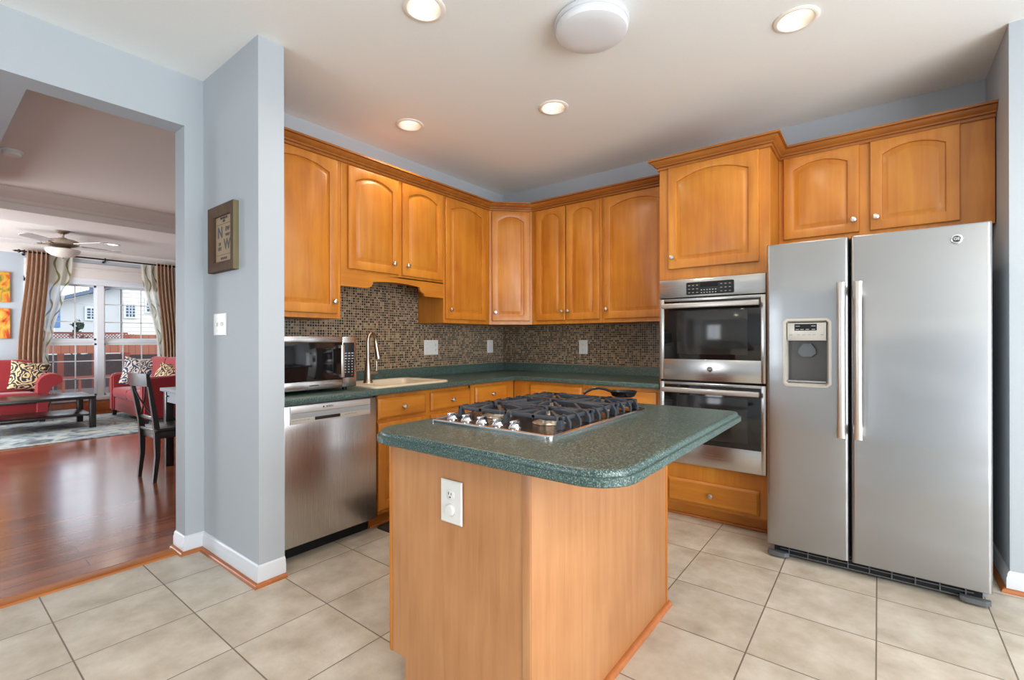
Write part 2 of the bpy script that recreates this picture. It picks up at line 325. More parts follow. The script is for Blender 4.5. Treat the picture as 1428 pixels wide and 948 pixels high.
def glass():
    m, n, l, b = new_mat('window_glass')
    out = n['Material Output']; tr = n.new('ShaderNodeBsdfTransparent'); tr.inputs[0].default_value = (.96, .98, 1, 1)
    gl = n.new('ShaderNodeBsdfGlossy'); gl.inputs['Roughness'].default_value = .02
    fz = n.new('ShaderNodeFresnel'); fz.inputs[0].default_value = 1.35
    mx = n.new('ShaderNodeMixShader'); l.new(fz.outputs[0], mx.inputs[0]); l.new(tr.outputs[0], mx.inputs[1]); l.new(gl.outputs[0], mx.inputs[2]); l.new(mx.outputs[0], out.inputs[0])
    return m
M['glass'] = glass()

# ------------------------------------------------------------------ mesh builder
class MB:
    def __init__(s): s.bm = bmesh.new(); s.M = Matrix.Identity(4)
    def v(s, p): return s.bm.verts.new(s.M @ Vector(p))
    def box(s, x0, x1, y0, y1, z0, z1, bev=0, seg=2):
        vs = [s.v(p) for p in ((x0, y0, z0), (x1, y0, z0), (x1, y1, z0), (x0, y1, z0), (x0, y0, z1), (x1, y0, z1), (x1, y1, z1), (x0, y1, z1))]
        fs = [s.bm.faces.new([vs[i] for i in f]) for f in ((3, 2, 1, 0), (4, 5, 6, 7), (0, 1, 5, 4), (1, 2, 6, 5), (2, 3, 7, 6), (3, 0, 4, 7))]
        if bev:
            es = list({e for f in fs for e in f.edges})
            bmesh.ops.bevel(s.bm, geom=es, offset=bev, segments=seg, affect='EDGES', profile=.5)
        return s
    def rings(s, rs, cap0=False, cap1=False, closed=True, loop=False):
        V = [[s.v(p) for p in r] for r in rs]; n = len(V[0])
        pairs = list(zip(V[:-1], V[1:])) + ([(V[-1], V[0])] if loop else [])
        for a, b in pairs:
            for i in range(n if closed else n-1):
                j = (i+1) % n
                try: s.bm.faces.new([a[i], a[j], b[j], b[i]])
                except ValueError: pass
        if cap0: s.bm.faces.new(V[0][::-1])
        if cap1: s.bm.faces.new(V[-1])
        return s
    def prism(s, poly, a, b, axis='z'):
        def P(u, v, w): return {'z': (u, v, w), 'y': (u, w, v), 'x': (w, u, v)}[axis]
        return s.rings([[P(u, v, a) for u, v in poly], [P(u, v, b) for u, v in poly]], True, True)
    def lathe(s, prof, c=(0, 0, 0), axis='z', n=20, cap=True):
        rs = []
        for r, h in prof:
            ring = []
            for k in range(n):
                t = 2*math.pi*k/n; a, b = max(r, 1e-5)*math.cos(t), max(r, 1e-5)*math.sin(t)
                p = {'z': (a, b, h), 'y': (a, h, b), 'x': (h, a, b)}[axis]
                ring.append((c[0]+p[0], c[1]+p[1], c[2]+p[2]))
            rs.append(ring)
        return s.rings(rs, cap, cap)
    def tube(s, path, r, n=10, cap=True, ry=None):
        P = [Vector(p) for p in path]; rs = []; up = None
        for i, p in enumerate(P):
            t = (P[min(i+1, len(P)-1)]-P[max(i-1, 0)]).normalized()
            if up is None:
                up = Vector((0, 0, 1)) if abs(t.z) < .9 else Vector((1, 0, 0))
            a = t.cross(up).normalized(); b = a.cross(t).normalized(); up = b
            rr = r[i] if isinstance(r, (list, tuple)) else r; r2 = ry if ry else rr
            rs.append([tuple(p + a*rr*math.cos(2*math.pi*k/n) + b*r2*math.sin(2*math.pi*k/n)) for k in range(n)])
        return s.rings(rs, cap, cap)
    def sweep(s, path, prof, loop=False):
        """path: xy points; outward is to the right of travel; prof: closed (d, z) outline"""
        P = [Vector(p) for p in path]; n = len(P); rs = []
        for i in range(n):
            d0 = (P[i]-P[i-1]).normalized() if (i > 0 or loop) else None
            d1 = (P[(i+1) % n]-P[i]).normalized() if (i < n-1 or loop) else None
            d0 = d0 or d1; d1 = d1 or d0
            n0 = Vector((d0.y, -d0.x)); n1 = Vector((d1.y, -d1.x)); m = (n0+n1)
            m = m/(m.length_squared/2) if m.length > 1e-6 else n0
            rs.append([(P[i].x+m.x*d, P[i].y+m.y*d, z) for d, z in prof])
        return s.rings(rs, not loop, not loop, loop=loop)
    def cyl(s, p0, p1, r, n=16): return s.tube([p0, p1], r, n)

def tagp(o, label=None, cat=None, group=None, kind=None):
    if label: o['label'] = label
    if cat: o['category'] = cat
    if group: o['group'] = group
    if kind: o['kind'] = kind
    return o
def build(name, mb, mat, parent=None, org=None, smooth=35, recalc=True):
    """parent with org: the vertices are in world space and the root stands, unrotated, at org"""
    if recalc: bmesh.ops.recalc_face_normals(mb.bm, faces=mb.bm.faces[:])
    me = bpy.data.meshes.new(name)
    if org is not None:
        for v in mb.bm.verts: v.co -= Vector(org)
    mb.bm.to_mesh(me); mb.bm.free()
    me.materials.append(mat)
    if smooth:
        me.polygons.foreach_set('use_smooth', [True]*len(me.polygons)); me.set_sharp_from_angle(angle=R(smooth))
    o = bpy.data.objects.new(name, me); COL.objects.link(o)
    if parent is not None: o.parent = parent
    elif org is not None: o.location = org
    return o
def thing(name, label, cat, loc=(0, 0, 0), rz=0, group=None):
    o = bpy.data.objects.new(name, None); COL.objects.link(o); o.empty_display_size = .1
    o.location = loc; o.rotation_euler = (0, 0, rz)
    return tagp(o, label, cat, group)
def struct(name, mb, mat, smooth=35):
    o = build(name, mb, mat, smooth=smooth); o['kind'] = 'structure'; return o
def copy_tree(o, parent=None):
    c = o.copy(); COL.objects.link(c)
    if parent is not None: c.parent = parent
    for ch in list(o.children): copy_tree(ch, c)
    return c
def text(name, s, size, mat, parent, mtx, depth=.0006, align='CENTER'):
    cu = bpy.data.curves.new(name, 'FONT'); cu.body = s; cu.size = size; cu.extrude = depth; cu.offset = size*.022; cu.align_x = align; cu.align_y = 'CENTER'
    tmp = bpy.data.objects.new('tmp_text', cu); COL.objects.link(tmp)
    dg = bpy.context.evaluated_depsgraph_get(); me = bpy.data.meshes.new_from_object(tmp.evaluated_get(dg))
    bpy.data.objects.remove(tmp); bpy.data.curves.remove(cu)
    me.transform(mtx); me.materials.clear(); me.materials.append(mat)
    o = bpy.data.objects.new(name, me); COL.objects.link(o); o.parent = parent
    return o
def face_y(x, y, z): return Matrix.Translation((x, y, z)) @ Matrix.Rotation(R(90), 4, 'X')      # text that reads from -y

# ------------------------------------------------------------------ the setting
CZ = 2.765
struct('floor_kitchen', MB().box(-.06, 6.2, -6.7, .15, -.06, 0), M['tile'])
struct('floor_living', MB().box(-7.75, -.06, -5.7, .35, -.06, 0), M['planks'])
LIGHTS = [(1.506, -2.45), (1.468, -1.29), (.523, -1.708), (2.854, -1.298), (2.6, -4.6), (4.6, -2.2)]
def ceiling_with_holes():
    """slab cut round every recessed lamp: each lamp gets a square tile with a round hole"""
    m = MB(); h = .11; z0, z1 = CZ, CZ+.1
    xs = sorted({-.15, 6.2} | {a for x, _ in LIGHTS for a in (x-h, x+h)}); ys = sorted({-6.7, .15} | {a for _, y in LIGHTS for a in (y-h, y+h)})
    for i in range(len(xs)-1):
        for j in range(len(ys)-1):
            cx, cy = (xs[i]+xs[i+1])/2, (ys[j]+ys[j+1])/2
            if any(abs(cx-x) < h and abs(cy-y) < h for x, y in LIGHTS): continue
            m.bm.faces.new([m.v((a, b, z0)) for a, b in ((xs[i], ys[j]), (xs[i], ys[j+1]), (xs[i+1], ys[j+1]), (xs[i+1], ys[j]))])
    for x, y in LIGHTS:
        inner, outer = [], []
        for k in range(32):
            a = 2*math.pi*(k+.5)/32; ca, sa = math.cos(a), math.sin(a); q = h/max(abs(ca), abs(sa))
            inner.append((x+.078*ca, y+.078*sa, z0)); outer.append((x+q*ca, y+q*sa, z0))
        m.rings([outer, inner])
        for sx, sy in ((-1, -1), (1, -1), (1, 1), (-1, 1)):
            near = sorted(outer, key=lambda p: (p[0]-x-sx*h)**2+(p[1]-y-sy*h)**2)[:2]
            m.bm.faces.new([m.v((x+sx*h, y+sy*h, z0)), m.v(near[0]), m.v(near[1])])
    m.box(-.15, 6.2, -6.7, .15, z1, z1+.02)
    return m
struct('ceiling_kitchen', ceiling_with_holes(), M['ceil'], 0)
struct('ceiling_living', MB().box(-7.75, -.15, -5.7, .35, CZ, CZ+.1), M['ceil2'])
struct('ceiling_hall', MB().box(-3.6, -.15, -5.7, -3.553, 2.468, CZ), M['wall'])
w = MB().box(-.15, 0, -2.93, .15, 0, CZ); w.box(-.15, 0, -6.7, -5.0, 0, CZ); w.box(-.15, 0, -5.0, -2.93, 2.468, CZ)
struct('wall_left', w, M['wall'], 0)
struct('wall_back', MB().box(0, 3.8, 0, .15, 0, CZ), M['wall'], 0)
struct('wall_partition', MB().box(0, .706, -2.834, -2.704, 0, CZ), M['wall'], 0)
struct('wall_right', MB().box(3.668, 6.2, -.63, 0, 0, CZ), M['wall'], 0)
w = MB().box(6.0, 6.2, -6.7, -5.75, 0, CZ); w.box(6.0, 6.2, -1.45, -.63, 0, CZ); w.box(6.0, 6.2, -5.75, -1.45, 0, .25); w.box(6.0, 6.2, -5.75, -1.45, 2.45, CZ)
struct('wall_side', w, M['wall'], 0)
w = MB().box(0, .4, -6.7, -6.55, 0, CZ); w.box(1.5, 6.0, -6.7, -6.55, 0, CZ); w.box(.4, 1.5, -6.7, -6.55, 2.25, CZ); w.box(.4, 1.5, -6.7, -6.55, 0, .55)
struct('wall_front', w, M['wall'], 0)
w = MB().box(-7.75, -7.6, -5.7, -2.74, 0, CZ); w.box(-7.75, -7.6, -.86, .35, 0, CZ); w.box(-7.75, -7.6, -2.74, -.86, 2.27, CZ); w.box(-7.75, -7.6, -2.74, -.86, 0, .2)
struct('wall_living', w, M['wall'], 0)
struct('wall_living_right', MB().box(-7.6, -.15, .2, .35, 0, CZ), M['wall'], 0)
w = MB().box(-7.6, -7.0, -5.7, -5.55, 0, CZ); w.box(-4.2, -.15, -5.7, -5.55, 0, CZ); w.box(-7.0, -4.2, -5.7, -5.55, 2.3, CZ); w.box(-7.0, -4.2, -5.7, -5.55, 0, .5)
struct('wall_living_left', w, M['wall'], 0)
struct('ceiling_beam', MB().box(-4.36, -3.74, -5.55, .2, 2.55, CZ), M['ceil2'], 0)
cr = [(0, CZ), (.13, CZ), (.13, CZ-.018), (.11, CZ-.03), (.075, CZ-.05), (.045, CZ-.095), (.03, CZ-.105), (.022, CZ-.13), (.012, CZ-.14), (0, CZ-.14)]
struct('trim_1', MB().sweep([(-3.74, -5.5), (-3.74, .2)], cr), M['ceil2'])
struct('trim_2', MB().sweep([(-7.6, -5.5), (-7.6, .2)], cr), M['ceil2'])
struct('trim_3', MB().sweep([(-4.36, .2), (-4.36, -5.5)], cr), M['white'])
bb = [(0, .0), (.014, .0), (.014, .068), (.010, .076), (.010, .088), (.004, .098), (0, .1)]
qr = [(.014, 0), (.034, 0), (.033, .008), (.028, .015), (.020, .019), (.014, .019)]
bpath = [(-.15, -2.93), (0, -2.93), (0, -2.834), (.706, -2.834), (.706, -2.704)]
struct('baseboard_left', MB().sweep(bpath, bb), M['white'])
struct('trim_4', MB().sweep(bpath, qr), M['quarter'])
rp = [(3.668, -.02), (3.668, -.63), (6.0, -.63)]
struct('baseboard_right', MB().sweep(rp, bb), M['white'])
struct('trim_5', MB().sweep(rp, qr), M['quarter'])
struct('trim_6', MB().sweep([(-.02, -5.0), (-.02, -2.93)], [(-.115, 0), (0, 0), (-.006, .008), (-.02, .012), (-.095, .012), (-.11, .007)]), M['threshold'])
struct('baseboard_living', MB().sweep([(-7.6, -5.5), (-7.6, -2.75)], bb), M['white'])
struct('trim_7', MB().box(-7.6, -7.575, -2.8, -.8, 0, .19, .004), M['quarter'])
# mosaic on both walls, between the counter lip and the wall cabinets
w = MB().box(0, .008, -2.704, 0, .99, 1.75); w.box(.008, 1.935, -.008, 0, .99, 1.40)
struct('wall_backsplash', w, M['mosaic'], 0)

# patio door and side window: frames with muntins in the hidden breakfast room
w = MB()
for x in (.4, .92, 1.43): w.box(x, x+.07, -6.66, -6.6, .55, 2.25)
w.box(.4, 1.5, -6.66, -6.6, 2.18, 2.25); w.box(.4, 1.5, -6.66, -6.6, .55, .62)
struct('window_2', w, M['white'])
w = MB()
for y in (-5.75, -4.3, -2.9, -1.52): w.box(6.04, 6.1, y, y+.07, .25, 2.45)
w.box(6.04, 6.1, -5.75, -1.45, .25, .32); w.box(6.04, 6.1, -5.75, -1.45, 2.38, 2.45)
struct('window_3', w, M['white'])

struct('trim_8', MB().box(-7.6, -7.575, -2.735, -.82, 2.30, 2.56, .003).box(-7.6, -7.56, -2.735, -.81, 2.45, 2.475, .003), M['ceil2'])
# living-room double window
win = bpy.data.objects.new('window_1', None); COL.objects.link(win); win['kind'] = 'structure'
w = MB(); WX0, WX1 = -7.62, -7.585
w.box(-7.7, -7.575, -2.74, -2.67, .2, 2.27); w.box(-7.7, -7.575, -.93, -.86, .2, 2.27); w.box(-7.7, -7.575, -1.845, -1.755, .27, 2.195)
w.box(-7.7, -7.575, -2.74, -.86, 2.19, 2.27); w.box(-7.7, -7.56, -2.74, -.86, .2, .275, .004)
w.box(-7.6, -7.57, -2.735, -.82, 2.24, 2.30, .004)
build('window_frame', w, M['white'], win)
for ya, yb in ((-2.67, -1.845), (-1.755, -.93)):
    s = MB(); s.box(-7.66, -7.625, ya, yb, 1.185, 1.225, .003); s.box(-7.69, -7.66, ya, yb, 1.2, 1.24, .003)
    for z0, z1, xx in ((.275, 1.185, -7.645), (1.24, 2.19, -7.675)):
        s.box(xx-.015, xx+.015, ya, ya+.03, z0, z1); s.box(xx-.015, xx+.015, yb-.03, yb, z0, z1)
        s.box(xx-.015, xx+.015, ya, yb, z1-.03, z1); s.box(xx-.015, xx+.015, ya, yb, z0, z0+.03)
        for k in (1, 2):
            yy = ya+(yb-ya)*k/3; zz = z0+(z1-z0)*k/3
            s.box(xx-.006, xx+.006, yy-.008, yy+.008, z0, z1); s.box(xx-.006, xx+.006, ya, yb, zz-.008, zz+.008)
    build('window_sash', s, M['white'], win)
    g = MB(); g.box(-7.647, -7.643, ya, yb, .28, 1.19); g.box(-7.677, -7.673, ya, yb, 1.22, 2.18)
    build('window_pane', g, M['glass'], win)

# ------------------------------------------------------------------ cabinet parts (local frame: x right, front towards -y, z up)
KN = 7
def outline(xa, xb, za, zb, rise, y):
    p = []
    for k in range(KN): p.append((xa+(xb-xa)*k/KN, y, za))
    zs = zb-rise
    for k in range(KN): p.append((xb, y, za+(zs-za)*k/KN))
    for k in range(KN):
        s = k/KN; p.append((xb-(xb-xa)*s, y, zb-rise*(2*s-1)**2))
    for k in range(KN): p.append((xa, y, zs-(zs-za)*k/KN))
    return p
def door_mb(x0, x1, z0, z1, yb, rise=.045, rail=.058, t=.02):
    yf = yb-t; m = MB(); W = min(rail, (x1-x0)*.2)
    O = lambda d, y: outline(x0+d, x1-d, z0+d, z1-d, 0, y)
    I = lambda d, y: outline(x0+W+d, x1-W-d, z0+W+d, z1-W*.8-d, rise, y)
    m.rings([O(0, yb), O(0, yf+.005), O(.003, yf+.0012), O(.008, yf), I(-.004, yf), I(0, yf+.002), I(.002, yf+.012), I(.007, yf+.012), I(.028, yf+.0030), I(.031, yf+.002)], True, True)
    return m
def drawer_mb(x0, x1, z0, z1, yb, t=.019):
    yf = yb-t; m = MB(); O = lambda d, y: outline(x0+d, x1-d, z0+d, z1-d, 0, y)
    m.rings([O(0, yb), O(0, yf+.008), O(.004, yf+.004), O(.012, yf+.002), O(.014, yf), O(.02, yf)], True, True)
    return m
def knob(x, y, z, parent, mat=None):
    m = MB().lathe([(.0085, 0), (.008, -.004), (.0055, -.007), (.0055, -.014), (.010, -.018), (.0155, -.021), (.0165, -.025), (.0145, -.029), (.008, -.0315), (0, -.032)], (x, y, z), 'y', 16)
    return build('knob', m, mat or M['nickel'], parent)
def door(parent, x0, x1, z0, z1, yb, kx, kz, rise=.045, label=None):
    d = build('door', door_mb(x0, x1, z0, z1, yb, rise), M['maple'], parent)
    knob(kx, yb-.02, kz, d); return d
def drawer(parent, x0, x1, z0, z1, yb, kn=True):
    d = build('drawer', drawer_mb(x0, x1, z0, z1, yb), M['maple_h'], parent)
    if kn: knob((x0+x1)/2, yb-.019, (z0+z1)/2, d)
    return d
D = .325; ZB, ZT = 1.372, 2.44
def wall_cab(label, loc, rz, W, doors, z0=ZB, z1=ZT, depth=D, inner=None, gapb=.03):
    t = thing('wall_cabinet', label, 'cabinet', (loc[0], loc[1], z0), rz, 'honey maple wall cabinets')
    b = MB().box(0.0005, W-.0005, -depth, 0, 0, z1-z0, .0015, 1)
    build('body', b, M['maple'], t)
    for (a, b_, kx) in doors: door(t, a, b_, gapb+.002, z1-z0-.025, -depth, kx, gapb+.08)
    return t
L90 = R(90)
# left run; local x = world y - y0
y0 = -2.70
wall_cab('tall wall cabinet with one arched door beside the pillar, above the microwave', (.0085, y0), L90, 2.70-2.135, [(.03, 2.70-2.135-.03, .505)], depth=D-.0085)
t = thing('wall_cabinet', 'short wall cabinet with two arched doors and a scalloped valance above the sink', 'cabinet', (.0085, -2.134, ZB), L90, 'honey maple wall cabinets')
W2 = 2.134-1.19
build('body', MB().box(0, W2, -D+.0085, 0, 1.69-ZB, ZT-ZB, .0015, 1), M['maple'], t)
DD = D-.0085
door(t, .048, .475, 1.715-ZB, ZT-ZB-.028, -DD, .42, 1.79-ZB)
door(t, .508, .925, 1.715-ZB, ZT-ZB-.028, -DD, .548, 1.79-ZB)
vp = [(0, 1.70), (0, 1.595), (.205, 1.595)]
for k in range(9):
    a = k/8*math.pi/2; vp.append((.215+.04*math.sin(a)*1.0, 1.60+.04*(1-math.cos(a))))
for k in range(13):
    s = k/12; vp.append((.27+(W2-.54)*s, 1.645+.012*math.sin(math.pi*s)))
for k in range(8, -1, -1):
    a = k/8*math.pi/2; vp.append((W2-.215-.04*math.sin(a), 1.60+.04*(1-math.cos(a))))
vp += [(W2-.205, 1.575), (W2, 1.575), (W2, 1.70)]
build('valance', MB().prism([(x, z-ZB) for x, z in vp], -DD, -DD+.02, 'y'), M['maple_h'], t)
W3 = 1.189-.612
wall_cab('wall cabinet with one arched door between the valance and the corner cabinet', (.0085, -1.189), L90, W3, [(.014, W3-.055, .06)], depth=DD)
# diagonal corner cabinet
t = thing('wall_cabinet', 'corner wall cabinet set diagonally where the two tiled walls meet, single narrow arched door', 'cabinet', (.0085, -.0085, ZB), 0, 'honey maple wall cabinets')
q = MB().prism([(0, 0), (0, -.601), (D-.0085, -.601), (.601, -D+.0085), (.601, 0)], 0, ZT-ZB)
build('body', q, M['maple'], t)
dl = math.hypot(.61-D, .61-D)
d = build('door', door_mb(.025, dl-.025, .032, ZT-ZB-.027, 0), M['maple'], t)
d.location = (D-.0085+.0005, -.601, 0); d.rotation_euler = (0, 0, R(45)); knob(.055, -.02, .11, d)
# right run
W5 = 1.329-.6115
wall_cab('wall cabinet with a pair of narrow arched doors on the right-hand wall beside the corner', (.6115, -.0085), 0, W5, [(.05, .363, .34), (.377, .699, .403)], depth=DD)
W6 = 1.935-1.331
wall_cab('wide single-door wall cabinet directly left of the tall oven cabinet', (1.331, -.0085), 0, W6, [(.024, W6-.04, .05)], depth=DD)
# continuous crown
cp = [(-.004, 2.422), (.010, 2.422), (.013, 2.426), (.013, 2.434), (.007, 2.436), (.007, 2.440), (.018, 2.444), (.022, 2.452), (.036, 2.459), (.047, 2.470), (.050, 2.475), (.046, 2.477), (.046, 2.480), (.062, 2.481), (.062, 2.493), (-.004, 2.493)]
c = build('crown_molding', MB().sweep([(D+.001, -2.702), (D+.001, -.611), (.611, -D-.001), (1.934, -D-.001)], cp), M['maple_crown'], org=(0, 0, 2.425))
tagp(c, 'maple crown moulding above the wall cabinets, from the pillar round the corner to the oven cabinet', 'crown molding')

# tall oven cabinet
t = thing('oven_cabinet', 'tall maple cabinet housing the double oven, one arched door above and a drawer below', 'cabinet', (1.938, -.003, 0), 0)
TW = 2.636-1.938; TD = .632
b = MB(); b.box(0, TW, -TD, 0, 1.6435, 2.44, .0015, 1); b.box(0, TW, -TD, 0, .10, .378); b.box(0, .006, -TD, 0, .378, 1.6435); b.box(TW-.022, TW, -TD, 0, .378, 1.6435); b.box(0, TW, -.03, 0, .378, 1.6435)
build('body', b, M['maple'], t)
build('toe_kick', MB().box(.01, TW-.01, -TD+.07, -.02, 0, .10), M['maple_h'], t)
build('shoe_molding', MB().box(.01, TW-.01, -TD+.055, -TD+.0695, 0, .018, .003), M['quarter'], t)
door(t, .066, .636, 1.718, 2.42, -TD, .098, 1.795, rise=.055)
drawer(t, .062, .636, .118, .275, -TD)
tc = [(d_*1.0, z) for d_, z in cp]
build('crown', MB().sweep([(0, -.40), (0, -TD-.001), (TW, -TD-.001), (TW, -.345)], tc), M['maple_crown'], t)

# cabinet over the fridge
t = thing('wall_cabinet', 'short wide maple cabinet with two arched doors above the refrigerator', 'cabinet', (2.637, -.003, 1.853), 0, 'honey maple wall cabinets')
FW = 3.663-2.637
build('body', MB().box(0, FW, -D+.003, 0, 0, ZT-1.853, .0015, 1), M['maple'], t)
door(t, .03, .435, .034, ZT-1.853-.018, -D+.003, .407, .108, .04)
door(t, .488, .887, .034, ZT-1.853-.018, -D+.003, .517, .108, .04)
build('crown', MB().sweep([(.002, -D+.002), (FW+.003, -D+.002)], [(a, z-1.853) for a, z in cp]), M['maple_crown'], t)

# ------------------------------------------------------------------ base cabinets
BF = .60
def base_cab(label, loc, rz, W, fronts, org_depth=BF):
    t = thing('base_cabinet', label, 'cabinet', (loc[0], loc[1], 0), rz, 'base cabinets under the countertop')
    b = MB()
    if 'sink base' in label:
        b.box(.0005, .018, -org_depth, 0, .10, .874); b.box(W-.018, W-.0005, -org_depth, 0, .10, .874); b.box(.0005, W-.0005, -org_depth, -org_depth+.02, .10, .874); b.box(.0005, W-.0005, -.012, 0, .10, .874); b.box(.0005, W-.0005, -org_depth, 0, .10, .118)
    else: b.box(0.0005, W-.0005, -org_depth, 0, .10, .874, .0015, 1)
    build('body', b, M['maple'], t)
    build('toe_kick', MB().box(.001, W-.001, -org_depth+.07, -.02, 0, .10), M['maple_h'], t)
    build('shoe_molding', MB().box(.001, W-.001, -org_depth+.055, -org_depth+.0695, 0, .018, .003), M['quarter'], t)
    for kind, a, b_, z0, z1, kx in fronts:
        if kind == 'dr': drawer(t, a, b_, z0, z1, -org_depth)
        else: door(t, a, b_, z0, z1, -org_depth, kx, z1-.07, .04)
    return t
base_cab('sink base cabinet with two drawer fronts and two arched doors beside the dishwasher', (.002, -2.066), L90, .896,
         [('dr', .015, .42, .715, .848, 0), ('dr', .47, .885, .715, .848, 0), ('do', .015, .42, .125, .69, .38), ('do', .47, .885, .125, .69, .51)])
base_cab('narrow one-drawer base cabinet, last on the sink wall before the corner', (.002, -1.169), L90, .566,
         [('dr', .05, .455, .715, .848, 0), ('do', .05, .455, .125, .69, .09)])
base_cab('base cabinet just right of the inside corner, half hidden by the cooktop grates', (.604, -.002), 0, .707,
         [('dr', .185, .687, .715, .848, 0), ('do', .185, .687, .125, .69, .23)])
base_cab('base cabinet with a wide drawer directly left of the double oven', (1.312, -.002), 0, .622,
         [('dr', .022, .592, .715, .848, 0), ('do', .022, .592, .125, .69, .07)])

# L-shaped countertop with lip (with a cut-out for the sink)
CT0, CT1 = .876, .914
t = thing('countertop', 'dark green speckled countertop running along two walls under the mosaic', 'countertop', (0, 0, CT0))
m = MB(); bm = m.bm
SX0, SX1, SY0, SY1 = .10, .555, -1.98, -1.42
xs = [0.001, SX0, SX1, .634, 1.934]; ys = [-2.703, SY0, SY1, -.634, -.001]
for i in range(4):
    for j in range(4):
        if (i, j) == (1, 1): continue
        if i == 3 and j < 3: continue
        m.box(xs[i], xs[i+1], ys[j], ys[j+1], 0, CT1-CT0)
bmesh.ops.remove_doubles(bm, verts=bm.verts[:], dist=1e-5)
seen = {}
for f in bm.faces[:]:
    k = tuple(round(v, 4) for v in f.calc_center_median())
    seen.setdefault(k, []).append(f)
bmesh.ops.delete(bm, geom=[f for fs in seen.values() if len(fs) > 1 for f in fs], context='FACES')
nose = [(0, 0)]+[(.011-.006+.006*math.cos(a), .006+.006*math.sin(a)) for a in (-R(90), -R(45), 0)]+[(.011-.009+.009*math.cos(a), CT1-CT0-.009+.009*math.sin(a)) for a in (0, R(30), R(60), R(90))]+[(0, CT1-CT0)]
m.sweep([(.634, -2.703), (.634, -.634), (1.934, -.634)], nose)
build('slab', m, M['counter'], t)
lip = [(0, 0), (.02, 0), (.02, .072), (.017, .077), (.012, .079), (0, .079)]
m = MB().sweep([(.001, -2.703), (.001, -.001), (1.934, -.001)], [(a, z+CT1-CT0) for a, z in lip])
build('backsplash_lip', m, M['counter'], t)

# sink
t = thing('sink', 'biscuit-coloured drop-in sink set in the green countertop', 'sink', (0, 0, CT1))
def rr(x0, x1, y0_, y1_, r, z, n=5):
    p = []
    for cx, cy, a0 in ((x1-r, y1_-r, 0), (x0+r, y1_-r, 90), (x0+r, y0_+r, 180), (x1-r, y0_+r, 270)):
        for k in range(n+1):
            a = R(a0+90*k/n); p.append((cx+r*math.cos(a), cy+r*math.sin(a), z))
    return p
rs = [rr(.075, .59, -2.06, -1.375, .05, 0), rr(.075, .59, -2.06, -1.375, .05, .008), rr(.082, .583, -2.053, -1.382, .045, .0125),
      rr(.125, .545, -1.955, -1.43, .05, .0115), rr(.133, .537, -1.947, -1.438, .045, .004), rr(.14, .53, -1.94, -1.445, .045, -.17), rr(.19, .48, -1.89, -1.5, .06, -.185)]
build('basin', MB().rings(rs, False, True), M['sink'], t)
build('drain', MB().lathe([(.045, -.184), (.045, -.181), (.03, -.180), (0, -.182)], (.33, -1.7, 0), 'z', 18), M['nickel'], t)
# faucet
t = thing('faucet', 'brushed nickel gooseneck faucet with pull-down spray head beside the microwave', 'faucet', (.30, -1.905, CT1+.0125))
t.rotation_euler = (0, 0, 0)
build('base', MB().lathe([(.034, 0), (.034, .006), (.030, .012), (.027, .06), (.022, .11), (.0165, .15), (.014, .165)], (0, 0, 0), 'z', 20), M['bronze'], t)
pth = [(0, 0, .12), (0, 0, .285)]
for k in range(1, 13):
    a = R(180-k*15.5); pth.append((-.012*(1+math.cos(a)), .042*(1+math.cos(a)), .29+.062*math.sin(a)))
build('neck', MB().tube(pth, .0125, 12), M['bronze'], t)
e = Vector(pth[-1])
build('spray_head', MB().tube([e+Vector((0, 0, .005)), e+Vector((.002, .004, -.03)), e+Vector((.004, .014, -.09)), e+Vector((.005, .018, -.115))], [.014, .016, .019, .021], 12), M['bronze'], t)
build('lever', MB().tube([(.018, .01, .07), (.05, .032, .074), (.062, .04, .078)], [.013, .012, .011], 10).tube([(.05, .032, .075), (.052, .034, .11), (.053, .034, .155)], [.006, .0055, .005], 8), M['bronze'], t)

# dishwasher
t = thing('dishwasher', 'stainless steel dishwasher under the counter next to the white pillar', 'dishwasher', (0, -2.70, 0), L90)
DW0, DW1 = .036, .630
build('body', MB().box(DW0, DW1, -.585, -.03, .10, .872), M['grey_plastic'], t)
build('toe_kick', MB().box(DW0+.002, DW1-.002, -.53, -.03, 0, .10), M['void'], t)
build('door', MB().box(DW0, DW1, -.622, -.586, .09, .866, .004), M['steel'], t)
cp_ = build('control_panel', MB().box(DW0+.03, DW1-.05, -.630, -.6225, .825, .862, .002), M['satin'], t)
bz = MB(); bz.box(DW0+.03, DW1-.05, -.6268, -.6225, .765, .824, .001)
hp = build('handle_pocket', bz, M['bezel'], t)
pk = MB().prism([(-.6285, .8235), (-.6270, .8235), (-.6270, .795), (-.6275, .795)], DW0+.034, DW1-.054, 'x')
build('pocket_shadow_lip', pk, M['grey_plastic'], hp)
build('display', MB().box(.21, .37, -.6290, -.6272, .776, .794, .0005), M['black'], hp)
text('lettering', 'BOSCH', .013, M['text'], cp_, face_y(.30, -.6305, .846))
ic = MB().lathe([(.005, -.6303), (.005, -.6312)], (.262, 0, .846), 'y', 12); build('emblem', ic, M['text'], cp_)
for x0_, n_ in ((.075, 5), (.40, 4)):
    mm = MB()
    for k in range(n_): mm.box(x0_+k*.022, x0_+k*.022+.016, -.6276, -.6268, .784, .7855)
    build('print', mm, M['text'], hp)

